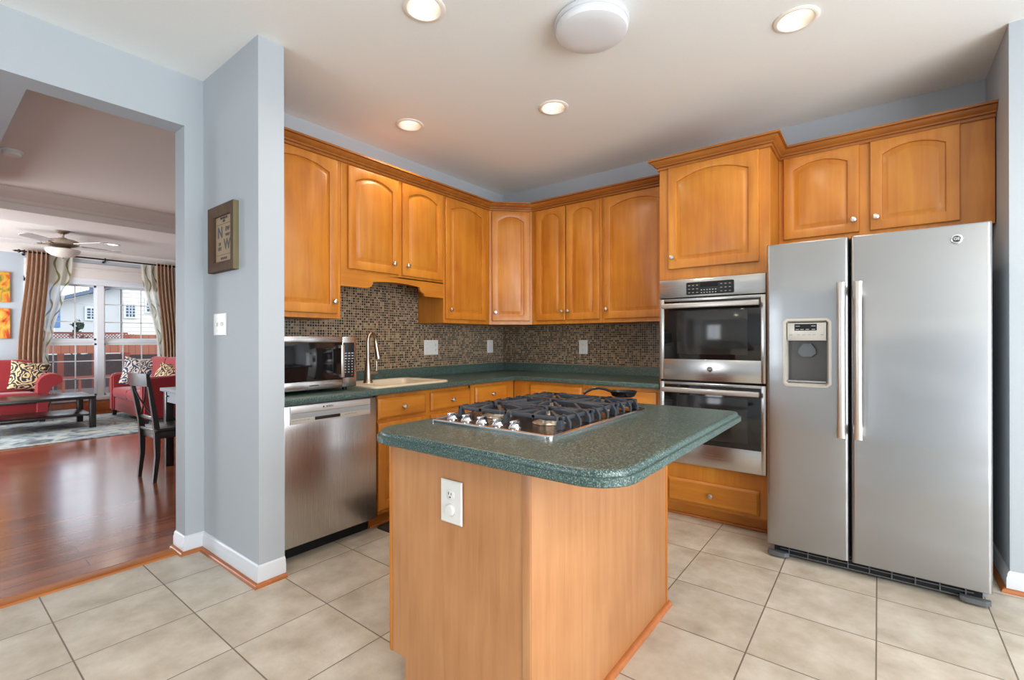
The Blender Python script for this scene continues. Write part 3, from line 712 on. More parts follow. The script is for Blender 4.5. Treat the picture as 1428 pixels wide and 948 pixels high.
# microwave on the counter
t = thing('microwave', 'stainless countertop microwave with dark glass door, standing by the pillar', 'microwave', (0, -2.70, CT1), L90)
mx0, mx1, mf, mh0, mh1 = .015, .555, -.50, .018, .338
build('body', MB().box(mx0, mx1, mf, -.13, mh0, mh1, .006), M['steel_h'], t)
fr = MB()
fr.box(mx0, .452, mf-.022, mf-.0005, .302, mh1, .003); fr.box(mx0, .452, mf-.022, mf-.0005, mh0+.004, .072, .003); fr.box(mx0-.001, mx0+.012, mf-.022, mf-.0005, mh0+.004, mh1, .003)
build('door_frame', fr, M['steel_h'], t)
dg = build('door_glass', MB().box(mx0, .452, mf-.018, mf-.0005, .072, .302, .002), M['black_glass'], t)
h = MB(); h.box(.425, .448, mf-.055, mf-.045, .085, .285, .004); h.box(.425, .448, mf-.047, mf-.018, .266, .285, .003); h.box(.425, .448, mf-.047, mf-.018, .085, .104, .003)
build('handle', h, M['nickel'], t)
pn = build('control_panel', MB().box(.454, mx1, mf-.020, mf-.0005, mh0+.004, mh1, .006), M['steel_h'], t)
kp = build('keypad', MB().box(.458, mx1-.02, mf-.0225, mf-.0203, .080, .300, .002), M['black'], pn)
mm = MB()
for r_ in range(8):
    for c_ in range(3):
        mm.box(.468+c_*.024, .468+c_*.024+(.014 if r_ > 4 else .008), mf-.0236, mf-.0226, .112+r_*.017, .117+r_*.017)
build('keys', mm, M['text_lt'], kp)
build('stop_key', MB().box(.514, .528, mf-.0236, mf-.0226, .092, .101, .001), M['text_red'], kp)
text('lettering', 'SAMSUNG', .013, M['text'], t, face_y(.265, mf-.0225, .046))
for x in (mx0+.06, mx1-.05):
    for y in (mf+.04, -.18): build('foot', MB().lathe([(.014, 0), (.016, .018)], (x, y, 0), 'z', 12), M['black'], t)

# ------------------------------------------------------------------ double oven
t = thing('double_oven', 'built-in stainless double wall oven with two dark glass doors and bar handles', 'oven', (1.9445, 0, .380))
OW = 2.6135-1.9445; OF = -.657
zz = lambda z: z-.380
build('body', MB().box(.004, OW-.004, -.633, -.05, .004, 1.255), M['grey_plastic'], t)
cpn = build('control_panel', MB().box(0, OW, OF, -.6335, zz(1.517), zz(1.641), .003), M['steel_h'], t)
kp = build('keypad', MB().box(.188, .488, OF-.003, OF-.0002, zz(1.530), zz(1.614), .008), M['black'], cpn)
build('display', MB().box(.278, .390, OF-.0042, OF-.0032, zz(1.578), zz(1.606)), M['void'], kp)
mm = MB()
for cx, n_ in ((.20, 3), (.405, 3)):
    for c_ in range(n_):
        for r_ in range(3): mm.box(cx+c_*.026, cx+c_*.026+.012, OF-.004, OF-.0031, zz(1.544)+r_*.024, zz(1.547)+r_*.024)
for c_ in range(6):
    for r_ in range(2): mm.box(.282+c_*.018, .290+c_*.018, OF-.004, OF-.0031, zz(1.540)+r_*.018, zz(1.545)+r_*.018)
build('keys', mm, M['text_lt'], kp)
build('gap', MB().box(.002, OW-.002, -.640, -.6336, 0.003, 1.26), M['void'], t)
def odoor(z0, z1, g0, g1, hz, badge):
    d = MB(); gx0, gx1 = .033, OW-.028
    d.box(0, gx0, OF, -.6405, z0, z1, .002); d.box(gx1, OW, OF, -.6405, z0, z1, .002); d.box(gx0-.002, gx1+.002, OF, -.6405, z0, g0, .0005); d.box(gx0-.002, gx1+.002, OF, -.6405, g1, z1, .0005)
    dr_ = build('oven_door', d, M['steel_h'], t)
    g = build('door_glass', MB().box(gx0, gx1, OF+.001, -.6410, g0, g1, .0005), M['black_glass'], dr_)
    build('window', MB().box(gx0+.09, gx1-.075, OF-.0002, OF+.0008, g0+.035, g1-.07, .0002), M['dark_glass'], dr_)
    h = MB(); h.box(gx0-.004, gx1+.002, OF-.052, OF-.036, hz-.018, hz+.016, .006, 3)
    h.box(gx0+.002, gx0+.03, OF-.038, OF+.002, hz-.012, hz+.01, .003); h.box(gx1-.03, gx1-.004, OF-.038, OF+.002, hz-.012, hz+.01, .003)
    build('handle', h, M['nickel'], dr_)
    if badge:
        bd = build('badge', MB().lathe([(.019, OF-.0005), (.019, OF-.004), (.016, OF-.005), (0, OF-.005)], (.338, 0, z0+.079), 'y', 24), M['chrome'], dr_)
        build('badge_disc', MB().lathe([(.0135, OF-.0051), (.0135, OF-.006)], (.338, 0, z0+.079), 'y', 24), M['text'], bd)
        text('badge_lettering', 'GE', .016, M['text_lt'], bd, face_y(.338, OF-.0064, z0+.079))
odoor(zz(.953), zz(1.509), zz(1.095), zz(1.492), zz(1.459), True)
odoor(zz(.384), zz(.938), zz(.529), zz(.921), zz(.888), False)

# ------------------------------------------------------------------ refrigerator
t = thing('refrigerator', 'large stainless side-by-side refrigerator with water dispenser in its left door', 'refrigerator', (2.663, 0, 0))
FB, FF = -.862, -.930
def fdoor(m, x0, x1, z0, z1, cap=True):
    r = .016; p = []
    for cx, cy, a0 in ((x1-r, FF+r, 270), (x1-.004, FB-.004, 0), (x0+.004, FB-.004, 90), (x0+r, FF+r, 180)):
        rad = r if cy < FB-.02 else .004
        for k in range(5):
            a = R(a0+90*k/4); p.append((cx+rad*math.cos(a), cy+rad*math.sin(a)))
    return m.prism(p, z0, z1)
def fbox(x0, x1, z0, z1): return fdoor(MB(), x0, x1, z0, z1)
build('body', MB().box(.004, .902, -.855, -.06, .03, 1.745, .004), M['grey_plastic'], t)
DX0, DX1, DZ0, DZ1 = .088, .298, .977, 1.334
Z0, Z1 = .076, 1.762; LX1 = .379
def bent(x0, x1, holes=None):
    """door with rounded front edges; optional rectangular opening"""
    m = MB(); r = .016
    prof = [(x0, FB)]+[(x0+r-r*math.cos(R(a)), FF+r-r*math.sin(R(a))) for a in (0, 22, 45, 67, 90)]
    xsL = [p[0] for p in prof]; ysL = [p[1] for p in prof]
    xR = [x1-(p[0]-x0) for p in prof][::-1]; yR = ysL[::-1]
    mid = ([DX0, DX1] if holes else [])
    X = xsL+mid+xR; Y = ysL+[FF]*len(mid)+yR; nL = len(prof)
    zs = [Z0, Z0+.003]+([DZ0, DZ1] if holes else [])+[Z1-.012, Z1-.003, Z1]; off = [0.004, 0]+([0, 0] if holes else [])+[0, .004, .012]
    V = [[m.v((X[i], min(Y[i]+off[j], FB), zs[j])) for i in range(len(X))] for j in range(len(zs))]
    for j in range(len(zs)-1):
        for i in range(len(X)-1):
            if holes and j == 2 and i == nL: continue
            m.bm.faces.new([V[j][i], V[j][i+1], V[j+1][i+1], V[j+1][i]])
    for j in range(len(zs)-1): m.bm.faces.new([V[j][0], V[j+1][0], V[j+1][-1], V[j][-1]])
    m.bm.faces.new([v for v in V[0]][::-1]); m.bm.faces.new([v for v in V[-1]])
    if holes:
        a, b = nL, nL+1; f = [V[2][a], V[2][b], V[3][b], V[3][a]]
        bk = [m.v((v.co.x, FB-.006, v.co.z)) for v in f]
        for k in range(4): m.bm.faces.new([f[k], f[(k+1) % 4], bk[(k+1) % 4], bk[k]])
        m.bm.faces.new(bk)
    return m
dL = build('freezer_door', bent(0, LX1, True), M['steel_door'], t)
dR = build('fridge_door', bent(.390, .908), M['steel_door'], t)
build('gasket', MB().box(.002, .906, FB, -.8555, .08, 1.755), M['void'], t)
# dispenser
dp = tagp(build('dispenser', MB().box(DX0+.001, DX1-.001, FB-.012, FB-.0065, DZ0+.001, DZ1-.001), M['dispenser_dark'], dL))
def ring_rect(x0, x1, z0, z1, c, y):
    return [(x0+c, y, z0), (x1-c, y, z0), (x1, y, z0+c), (x1, y, z1-c), (x1-c, y, z1), (x0+c, y, z1), (x0, y, z1-c), (x0, y, z0+c)]
bz = MB().rings([ring_rect(DX0+.0005, DX1-.0005, DZ0+.0005, DZ1-.0005, .001, FB-.012), ring_rect(DX0+.0005, DX1-.0005, DZ0+.0005, DZ1-.0005, .001, FF-.001),
                 ring_rect(DX0-.008, DX1+.008, DZ0-.008, DZ1+.008, .018, FF-.001), ring_rect(DX0-.006, DX1+.006, DZ0-.006, DZ1+.006, .016, FF-.010),
                 ring_rect(DX0+.004, DX1-.004, DZ0+.004, DZ1-.004, .012, FF-.012), ring_rect(DX0+.012, DX1-.012, DZ0+.014, DZ1-.012, .006, FF+.002), ring_rect(DX0+.014, DX1-.014, DZ0+.018, DZ1-.014, .004, FB-.0125)])
build('bezel', bz, M['bezel'], dp) if False else None
bzo = bpy.data.objects
bezel = build('bezel', bz, M['bezel'], dL)
pnl = build('control_panel', MB().box(DX0+.015, DX1-.015, FF-.004, FB-.020, 1.222, DZ1-.016, .002), M['bezel'], dL)
disp = build('display', MB().box(.138, .241, FF-.0055, FF-.0042, 1.276, 1.312, .0004), M['void'], pnl)
mm = MB()
for x in (.143, .165, .19, .218):
    mm.box(x, x+.016, FF-.0062, FF-.0056, 1.281, 1.2835)
mm.box(.143, .163, FF-.0062, FF-.0056, 1.299, 1.3015); mm.box(.215, .235, FF-.0062, FF-.0056, 1.299, 1.3015)
build('display_marks', mm, M['text_lt'], disp)
mm = MB()
for x in (.115, .15, .175, .2, .222, .258): mm.box(x, x+.012, FF-.0048, FF-.0041, 1.252, 1.2535)
build('print', mm, M['text'], pnl)
pd = MB().prism([(-.042, 0), (-.02, -.022), (.02, -.022), (.042, 0), (.038, .022), (.018, .05), (-.018, .05), (-.038, .022)], -.006, .006, 'y')
for v in pd.bm.verts: v.co += Vector((.193, FF+.028, 1.155))
build('paddle', pd, M['foot_grey'], dL)
build('drip_tray', MB().box(DX0+.016, DX1-.016, FF-.002, FB-.0135, DZ0+.018, DZ0+.026, .002), M['grey_plastic'], dL)
def fhandle(x, par):
    m = MB(); n_ = 16; rs = []
    for k in range(n_+1):
        s = k/n_; z = .722+(1.520-.722)*s
        y = FF-.058-.016*math.sin(math.pi*s); hw = .0155+.003*(abs(2*s-1)**6)
        rs.append([(x+hw*math.cos(a), y+.009*math.sin(a), z) for a in [2*math.pi*q/12 for q in range(12)]])
    m.rings(rs, True, True); m.box(x-.014, x+.014, FF-.055, FF-.0002, .735, .785, .004); m.box(x-.014, x+.014, FF-.055, FF-.0002, 1.457, 1.507, .004)
    return build('handle', m, M['nickel'], par)
fhandle(.349, dL); fhandle(.420, dR)
bd = build('badge', MB().lathe([(.021, FF-.0002), (.021, FF-.004), (.018, FF-.0055), (0, FF-.0055)], (.789, 0, 1.693), 'y', 24), M['chrome'], dR)
build('badge_disc', MB().lathe([(.0145, FF-.0056), (.0145, FF-.0065)], (.789, 0, 1.693), 'y', 24), M['text'], bd)
text('badge_lettering', 'GE', .018, M['text_lt'], bd, face_y(.789, FF-.0069, 1.693))
g = MB(); g.box(.03, .88, -.875, -.856, .014, .072)
gr = build('grille', g, M['void'], t)
g = MB()
for z in (.02, .045, .066): g.box(.06, .85, -.882, -.8752, z, z+.004)
for k in range(9): g.box(.10+k*.09, .105+k*.09, -.883, -.8752, .02, .07)
build('grille_bar', g, M['foot_grey'], gr)
for x in (.0, .80):
    m = MB().prism([(x, -.884), (x+.105, -.884), (x+.105, -.900), (x+.085, -.918), (x+.02, -.918), (x, -.905)], .012, .034); build('foot_cover', m, M['foot_grey'], t)
build('wheel', MB().lathe([(.014, -.84), (.014, -.82)], (.05, 0, .014), 'y', 12), M['black'], t); build('wheel', MB().lathe([(.014, -.84), (.014, -.82)], (.85, 0, .014), 'y', 12), M['black'], t)

# ------------------------------------------------------------------ island
IX0, IX1, IY0, IY1 = 1.757, 2.389, -2.843, -1.762
t = thing('island_cabinet', 'maple panelled kitchen island base standing on the tiled floor', 'kitchen island', (IX0, IY0, 0))
ic_ = lambda *a: (a[0]-IX0, a[1]-IX0, a[2]-IY0, a[3]-IY0)+a[4:]
b = MB().box(*ic_(IX0+.02, IX1-.012, IY0+.012, IY1, .105, .872)); b.box(*ic_(IX0+.085, IX1-.012, IY0+.012, IY1, 0, .105))
build('body', b, M['maple_panel'], t)
poly = [(0, .872), (0, .105), (.085, .105), (.085, 0), (IX1-IX0-.0125, 0), (IX1-IX0-.0125, .872)]
build('front_panel', MB().prism([(x, z) for x, z in poly], 0, .0115, 'y'), M['maple_panel'], t)
build('corner_strip', MB().box(IX1-IX0-.030, IX1-IX0-.001, -.004, .0005, 0, .872, .002), M['maple_panel'], t)
build('edge_strip', MB().box(.001, .014, -.003, .0005, .105, .872, .001), M['maple'], t)
build('side_panel', MB().box(IX1-IX0-.0122, IX1-IX0, .0005, IY1-IY0, 0, .872, .001), M['maple_panel'], t)
build('edge_strip', MB().box(IX1-IX0-.004, IX1-IX0+.003, IY1-IY0-.016, IY1-IY0+.002, 0, .872, .001), M['maple'], t)
build('shoe_molding', MB().sweep([(IX1-IX0, 0), (IX1-IX0, IY1-IY0+.012)], [(a-.014, z) for a, z in qr]), M['quarter'], t)
for ya, yb in ((.02, .53), (.55, 1.06)):
    d = build('door', door_mb(ya, yb, .125, .855, 0), M['maple'], t); d.location = (.02, IY1-IY0, 0); d.rotation_euler = (0, 0, -L90); knob(ya+.05 if ya > .3 else yb-.05, -.02, .78, d)

# island top: rounded outline, two-step edge
def orr(x0, x1, y0_, y1_, rad, d):
    p = []
    cs = [(x1, y1_, rad[2], 0), (x0, y1_, rad[3], 90), (x0, y0_, rad[0], 180), (x1, y0_, rad[1], 270)]
    for cx, cy, r, a0 in cs:
        sx = -1 if a0 in (0, 270) else 1; sy = -1 if a0 in (0, 90) else 1
        for k in range(9):
            a = R(a0+90*k/8); p.append((cx+sx*r+(r-d)*math.cos(a), cy+sy*r+(r-d)*math.sin(a)))
    return p
TX0, TX1, TY0, TY1 = 1.722, 2.697, -2.935, -1.668
prof = [(.03, -.040), (.004, -.040), (.0, -.036), (0, -.019), (.002, -.0165), (.0095, -.0165), (.0115, -.0145), (.0118, -.008), (.0145, -.003), (.019, -.0005), (.024, 0)]
m = MB(); rs = [[(x-TX0, y-TY0, z+.042) for x, y in orr(TX0, TX1, TY0, TY1, (.125, .12, .06, .06), d_)] for d_, z in prof]
m.rings(rs, True, True)
o = build('island_countertop', m, M['counter']); o.location = (TX0, TY0, .872)
tagp(o, 'dark green speckled island countertop with rounded corners, carrying the gas cooktop', 'countertop')

# cooktop
CX0, CX1, CY0, CY1 = 1.80, 2.35, -2.685, -1.905
t = thing('gas_cooktop', 'stainless gas cooktop with black cast iron grates set in the island countertop', 'cooktop', (CX0, CY0, .914))
CW, CL = CX1-CX0, CY1-CY0
rs = [[(x, y, z) for x, y in orr(0, CW, 0, CL, (.02,)*4, d_)] for d_, z in ((0, 0), (0, .006), (.003, .0095), (.010, .0105), (.014, .0085), (.02, .0075))]
build('tray', MB().rings(rs, True, True), M['cooktop'], t)
rs = [[(x, y, z) for x, y in orr(0, CW, 0, CL, (.02,)*4, d_)] for d_, z in ((-.001, .0005), (-.001, .0075), (.003, .0115), (.011, .0125), (.013, .0105), (.013, .001))]
build('rim', MB().rings(rs, loop=True), M['chrome'], t)
for i in range(5):
    kx, ky = .066+i*.0755, .055
    k_ = MB().lathe([(.023, .008), (.023, .013), (.019, .017), (.0175, .024), (0, .025)], (kx, ky, 0), 'z', 20)
    k_.box(kx-.006, kx+.006, ky-.021, ky+.021, .020, .036, .003)
    build('knob', k_, M['chrome'], t)
G0 = .115; GL = (CL-.02-G0)/3
bur = [(.15, G0+GL*.5), (.40, G0+GL*.5), (.275, G0+GL*1.5), (.15, G0+GL*2.5), (.40, G0+GL*2.5)]
for (bx, by) in bur:
    r_ = .046 if abs(bx-.275) < .01 else .034
    bb_ = build('burner', MB().lathe([(r_+.03, .0085), (r_+.024, .012), (r_+.008, .014), (r_+.004, .020), (r_, .022)], (bx, by, 0), 'z', 24), M['burner'], t)
    build('burner_cap', MB().lathe([(r_-.002, .0222), (r_+.002, .025), (r_, .030), (0, .032)], (bx, by, 0), 'z', 24), M['iron'], bb_)
for i in range(3):
    ya = G0+i*GL+.004; yb = ya+GL-.008; g = MB(); z0, z1 = .037, .051; xa, xb = .035, CW-.035; th = .011
    g.box(xa, xb, ya, ya+th, z0, z1, .002); g.box(xa, xb, yb-th, yb, z0, z1, .002); g.box(xa, xa+th, ya, yb, z0, z1, .002); g.box(xb-th, xb, ya, yb, z0, z1, .002)
    if i != 1: g.box(CW/2-th/2, CW/2+th/2, ya, yb, z0, z1, .002)
    cs = [(bx, by) for bx, by in bur if ya < by < yb]
    for bx, by in cs:
        xl = xa if bx < .3 else CW/2; xr = CW/2 if bx < .25 else xb
        if i == 1: xl, xr = xa, xb
        for (px, py, qx, qy) in ((xl, by, bx-.028, by), (xr, by, bx+.028, by), (bx, ya, bx, by-.028), (bx, yb, bx, by+.028)):
            d_ = Vector((qx-px, qy-py, 0)); L_ = d_.length; u = d_.normalized(); nn = Vector((-u.y, u.x, 0))*.0055
            P0 = Vector((px, py, 0)); P1 = Vector((qx, qy, 0))
            pts = lambda P, zlo, zhi: [tuple(P-nn+Vector((0, 0, zlo))), tuple(P+nn+Vector((0, 0, zlo))), tuple(P+nn+Vector((0, 0, zhi))), tuple(P-nn+Vector((0, 0, zhi)))]
            g.rings([pts(P0, z0, z1), pts(P0.lerp(P1, .5), z0+.004, z1+.008), pts(P1, z0+.006, z1+.008)], True, True)
        if i == 1:
            for s in (-1, 1):
                for q in (-1, 1):
                    P0 = Vector((bx+s*.19, by+q*(GL/2-.008), 0)); P1 = Vector((bx+s*.12, by+q*.02, 0)); u = (P1-P0).normalized(); nn = Vector((-u.y, u.x, 0))*.0055
                    g.rings([pts(P0, z0, z1), pts(P1, z0+.006, z1+.008)], True, True)
    for bx, by in cs:
        for aq in (45, 135, 225, 315):
            ca, sa = math.cos(R(aq)), math.sin(R(aq)); ex = min((xb-bx if ca > 0 else bx-xa), (CW/2-bx if ca > 0 and bx < .25 else 9), (bx-CW/2 if ca < 0 and bx > .3 else 9), (yb-by if sa > 0 else by-ya)/abs(sa)*abs(ca))
            P1 = Vector((bx+ca*.04, by+sa*.04, 0)); P0 = Vector((bx+math.copysign(ex, ca), by+math.copysign(ex, sa), 0)); u = (P1-P0).normalized(); nn = Vector((-u.y, u.x, 0))*.005
            g.rings([pts(P0, z0, z1), pts(P1, z0+.006, z1+.008)], True, True)
    for px in (xa, xb-.016, CW/2-.008):
        for py in (ya, yb-.016):
            g.rings([[(px+a, py+b_, .0088) for a, b_ in ((-.004, -.004), (.02, -.004), (.02, .02), (-.004, .02))], [(px+a, py+b_, z0+.004) for a, b_ in ((0, 0), (.016, 0), (.016, .016), (0, .016))]], True, True)
    # arched side feet along the long edges
    for k in range(1, 6):
        yy = ya+(yb-ya)*k/6
        for xx, sg in ((xa, -1), (xb, 1)):
            if k in (1, 3, 5):
                g.rings([[(xx-sg*.014+dx*.0, yy+dy, zq) for dx, dy, zq in ((0, -.006, z0), (0, .006, z0), (0, .006, z1+.006), (0, -.006, z1+.006))],
                         [(xx+sg*.004, yy+dy, zq) for dy, zq in ((-.006, z0-.006), (.006, z0-.006), (.006, z1+.002), (-.006, z1+.002))],
                         [(xx+sg*.018, yy+dy, zq) for dy, zq in ((-.006, .012), (.006, .012), (.006, .030), (-.006, .030))]], True, True)
    build('grate', g, M['iron'], t)
# little skillet standing on the far grate
t = thing('skillet', 'small black skillet with an arched handle at the far end of the cooktop', 'pan', (2.262, -1.955, .9735))
build('pan_body', MB().lathe([(.0, 0), (.040, 0), (.050, .004), (.058, .020), (.060, .026), (.056, .026), (.048, .008), (0, .005)], (0, 0, 0), 'z', 28, cap=False), M['iron_black'], t)
build('handle', MB().tube([(-.052, -.016, .022), (-.075, -.026, .031), (-.10, -.040, .036), (-.125, -.055, .032), (-.15, -.072, .018), (-.158, -.078, .008)], [.007, .006, .0055, .0055, .006, .006], 8, ry=.006), M['iron_black'], t)

# outlets and switches
def plate(name, label, cat, loc, rz, w_, h_, kinds, group=None):
    t = thing(name, label, cat, loc, rz, group or ('white outlets' if 'outlet' in name else 'white switch plates'))
    m = MB().rings([outline(-w_/2, w_/2, -h_/2, h_/2, 0, 0), outline(-w_/2, w_/2, -h_/2, h_/2, 0, -.003), outline(-w_/2+.004, w_/2-.004, -h_/2+.004, h_/2-.004, 0, -.006)], True, True)
    build('cover_plate', m, M['plastic'], t)
    for x, k in kinds:
        if k == 'out' or k == 'night':
            for s in (-1, 1):
                if k == 'night' and s < 0:
                    build('plug_cap', MB().lathe([(.019, -.0062), (.019, -.012), (.016, -.016), (0, -.017)], (x, 0, s*.024), 'y', 20), M['plastic'], t); continue
                r_ = build('receptacle', MB().lathe([(.017, -.006), (.017, -.008), (.0155, -.009), (0, -.009)], (x, 0, s*.024), 'y', 18), M['plastic'], t)
                mm = MB(); mm.box(x-.0075, x-.005, -.0098, -.009, s*.024, s*.024+.009); mm.box(x+.004, x+.0065, -.0098, -.009, s*.024, s*.024+.007)
                mm.lathe([(.0028, -.009), (.0028, -.0098)], (x, 0, s*.024-.007), 'y', 8)
                build('slots', mm, M['text'], r_)
        else:
            sl = build('rocker', MB().box(x-.006, x+.006, -.014, -.0062, -.010, .012, .002), M['plastic'], t)
            mm = MB(); mm.lathe([(.003, -.006), (.003, -.0072), (0, -.0074)], (x, 0, .035), 'y', 8); mm.lathe([(.003, -.006), (.003, -.0072), (0, -.0074)], (x, 0, -.035), 'y', 8)
            build('screw', mm, M['nickel'], t)
    return t
plate('power_outlet', 'white outlet plate with a round plug cover on the front of the kitchen island', 'outlet', (2.079, -2.8472, .708), 0, .094, .138, [(0, 'night')])
plate('light_switch', 'wide white switch and outlet plate on the mosaic backsplash right of the faucet', 'switch', (.0082, -1.038, 1.164), L90, .165, .132, [(-.047, 'sw'), (0, 'sw'), (.047, 'out')])
plate('light_switch', 'narrow white plate on the sink-wall mosaic close to the corner', 'switch', (.0082, -.227, 1.164), L90, .09, .13, [(0, 'sw')])
plate('power_outlet', 'white duplex outlet on the mosaic of the right-hand wall', 'outlet', (.972, -.0082, 1.161), 0, .09, .13, [(0, 'out')])
plate('light_switch', 'white double toggle switch plate on the grey pillar wall beneath the framed print', 'switch', (.243, -2.8342, 1.319), 0, .165, .125, [(-.035, 'sw'), (.035, 'sw')])

# framed print on the partition
t = thing('framed_print', 'small rustic wood framed print with kraft paper text on the grey wall', 'picture', (.315, -2.8345, 1.79))
fw, fh = .165, .182
fr_ = MB()
O_ = lambda d, y: outline(-fw+d, fw-d, -fh+d, fh-d, 0, y)
fr_.rings([O_(0, 0), O_(0, -.028), O_(.003, -.031), O_(.028, -.029), O_(.05, -.022), O_(.056, -.018), O_(.056, -.004)], True, False)
build('frame', fr_, M['leather_frame'], t)
build('frame_edge', MB().box(fw, fw+.0008, -.028, 0, -fh, fh), M['frame_side'], t)
pr = build('print', MB().box(-fw+.054, fw-.054, -.008, -.004, -fh+.054, fh-.054), M['print'], t)
text('lettering', 'HIS MERCIES\nARE', .017, M['text'], pr, face_y(0, -.0088, .106))
text('lettering', 'N', .085, M['text'], pr, face_y(-.05, -.0088, .035)); text('lettering', 'EW', .034, M['text'], pr, face_y(.045, -.0088, .05)); text('lettering', 'EVERY', .02, M['text'], pr, face_y(.048, -.0088, .018))
text('lettering', 'EV\nERY', .026, M['text'], pr, face_y(-.055, -.0088, -.04)); text('lettering', 'W', .08, M['text'], pr, face_y(.04, -.0088, -.035))
text('lettering', 'MORNING', .018, M['text'], pr, face_y(0, -.0088, -.108))
mm = MB(); mm.box(-.09, .09, -.0086, -.008, .081, .0835); mm.box(-.09, .09, -.0086, -.008, -.089, -.0865); build('ruled_line', mm, M['text'], pr)

# floor mat by the sink
rs = [[(x, y, z) for x, y in orr(.0, .45, 0, .72, (.03,)*4, d_)] for d_, z in ((0, .0), (0, .005), (.004, .008), (.02, .009))]
o = build('floor_mat', MB().rings(rs, True, True), M['mat']); o.location = (.556, -2.03, 0.0005); tagp(o, 'dark brown mat on the tiles in front of the sink cabinet, mostly behind the island', 'mat')

# ------------------------------------------------------------------ ceiling lights
def downlight(x, y, label, power, col=(1.0, .86, .68)):
    t = thing('recessed_ceiling_light', label, 'ceiling light', (x, y, CZ), 0, 'recessed ceiling lights')
    if x > 0:
        build('trim_ring', MB().lathe([(.098, -.0002), (.098, -.004), (.092, -.008), (.080, -.008), (.074, -.003), (.054, .070), (.054, .078)], (0, 0, 0), 'z', 36, cap=False), M['can_white'], t)
        build('bulb', MB().lathe([(.0535, .074), (.050, .058), (.036, .050), (0, .047)], (0, 0, 0), 'z', 30, cap=False), M['lens'], t)
    else:
        build('trim_ring', MB().lathe([(.098, -.0002), (.098, -.004), (.092, -.008), (.080, -.008), (.076, -.005), (.066, -.0015), (.062, -.0006)], (0, 0, 0), 'z', 36, cap=False), M['white'], t)
        build('bulb', MB().lathe([(.0, -.0042), (.046, -.0042), (.0625, -.0018), (.0625, -.0003), (0, -.0003)], (0, 0, 0), 'z', 30, cap=False), M['lens'], t)
    d = bpy.data.lights.new('downlight_lamp', 'SPOT'); d.energy = power; d.color = col; d.spot_size = R(158); d.spot_blend = .7; d.shadow_soft_size = .055
    o = bpy.data.objects.new('downlight_lamp', d); COL.objects.link(o); o.parent = t; o.location = (0, 0, -.07)
    return t
for x, y, lb in ((1.506, -2.45, 'nearest recessed ceiling light, above the left side of the island'), (1.468, -1.29, 'recessed ceiling light in the middle of the kitchen ceiling, beyond the round flush lamp'),
                 (.523, -1.708, 'recessed ceiling light above the sink'), (2.854, -1.298, 'recessed ceiling light in front of the refrigerator')):
    downlight(x, y, lb, 15)
downlight(-6.5, -1.87, 'recessed ceiling light in the living room, beside the ceiling fan', 25)
downlight(2.6, -4.6, 'recessed ceiling light of the breakfast area behind the camera', 22); downlight(4.6, -2.2, 'recessed ceiling light of the breakfast area right of the refrigerator wall', 22)
downlight(-1.9, -.8, 'added unseen ceiling light above the dining table, hidden behind the doorway jamb', 25); downlight(-5.2, -4.7, 'added unseen ceiling light over the left part of the living room, outside the picture', 22)  # extra lamps out of view, added to brighten the dining and living rooms

t = thing('flush_ceiling_light', 'large round white flush-mount ceiling lamp over the island', 'ceiling light', (2.075, -1.895, CZ))
build('base', MB().lathe([(.150, 0), (.168, -.002), (.176, -.010), (.178, -.022), (.172, -.028)], (0, 0, 0), 'z', 48), M['white'], t)
build('diffuser', MB().lathe([(.166, -.028), (.170, -.034), (.171, -.052), (.165, -.062), (.150, -.068), (.10, -.073), (0, -.075)], (0, 0, 0), 'z', 48), M['disc'], t)
t = thing('smoke_detector', 'small round smoke detector on the dining room ceiling', 'smoke detector', (-2.36, -3.385, CZ))
build('base', MB().lathe([(.07, 0), (.072, -.008), (.068, -.014)], (0, 0, 0), 'z', 28), M['plastic'], t)
build('cover', MB().lathe([(.058, -.014), (.058, -.03), (.05, -.04), (.02, -.044), (0, -.044)], (0, 0, 0), 'z', 28), M['plastic'], t)

# ------------------------------------------------------------------ living room
# rug
m = MB().rings([[(x, y, z) for x, y in orr(-7.05, -4.635, -4.9, -1.35, (.01,)*4, d_)] for d_, z in ((0, 0), (0, .008), (.006, .012), (.02, .012))], True, True)
o = build('area_rug', m, M['rug'], org=(-5.85, -3.1, 0)); tagp(o, 'large faded blue-grey patterned rug under the coffee table', 'rug')
o.location = (-5.85, -3.1, .0005)
# dark coffee table
t = thing('coffee_table', 'low black coffee table with a lower shelf in front of the red sofa', 'coffee table', (-5.98, -2.25, .0125))
build('tabletop', MB().box(-.42, .42, -1.25, 0, .405, .445, .003), M['dkwood'], t)
build('shelf', MB().box(-.40, .40, -1.22, -.03, .175, .195, .002), M['dkwood'], t)
for x in (-.42, .36):
    for y in (-1.25, -.07): build('leg', MB().box(x, x+.06, y, y+.07, 0, .405, .002), M['dkwood'], t)

def cushion(w_, d_, h_, n=10, puff=.5):
    """soft box centred at the origin"""
    m = MB(); m.box(-w_/2, w_/2, -d_/2, d_/2, -h_/2, h_/2)
    bmesh.ops.subdivide_edges(m.bm, edges=m.bm.edges[:], cuts=n, use_grid_fill=True)
    for v in m.bm.verts:
        x, y, z = v.co.x/(w_/2), v.co.y/(d_/2), v.co.z/(h_/2)
        bx, by, bz = (1-x*x), (1-y*y), (1-z*z)
        e = max(abs(x), abs(y)) if abs(z) > .99 else 0
        v.co.z *= (1-puff*.5)+puff*.5*max(0, min(1, bx*1.6)*min(1, by*1.6))**.5
        v.co.x *= 1-.05*(1-bz)*(abs(x)**8); v.co.y *= 1-.05*(1-bz)*(abs(y)**8)
    return m
def soft(name, m, mat, parent, loc, rot=(0, 0, 0)):
    o = build(name, m, mat, parent, smooth=60); o.location = loc; o.rotation_euler = rot; return o
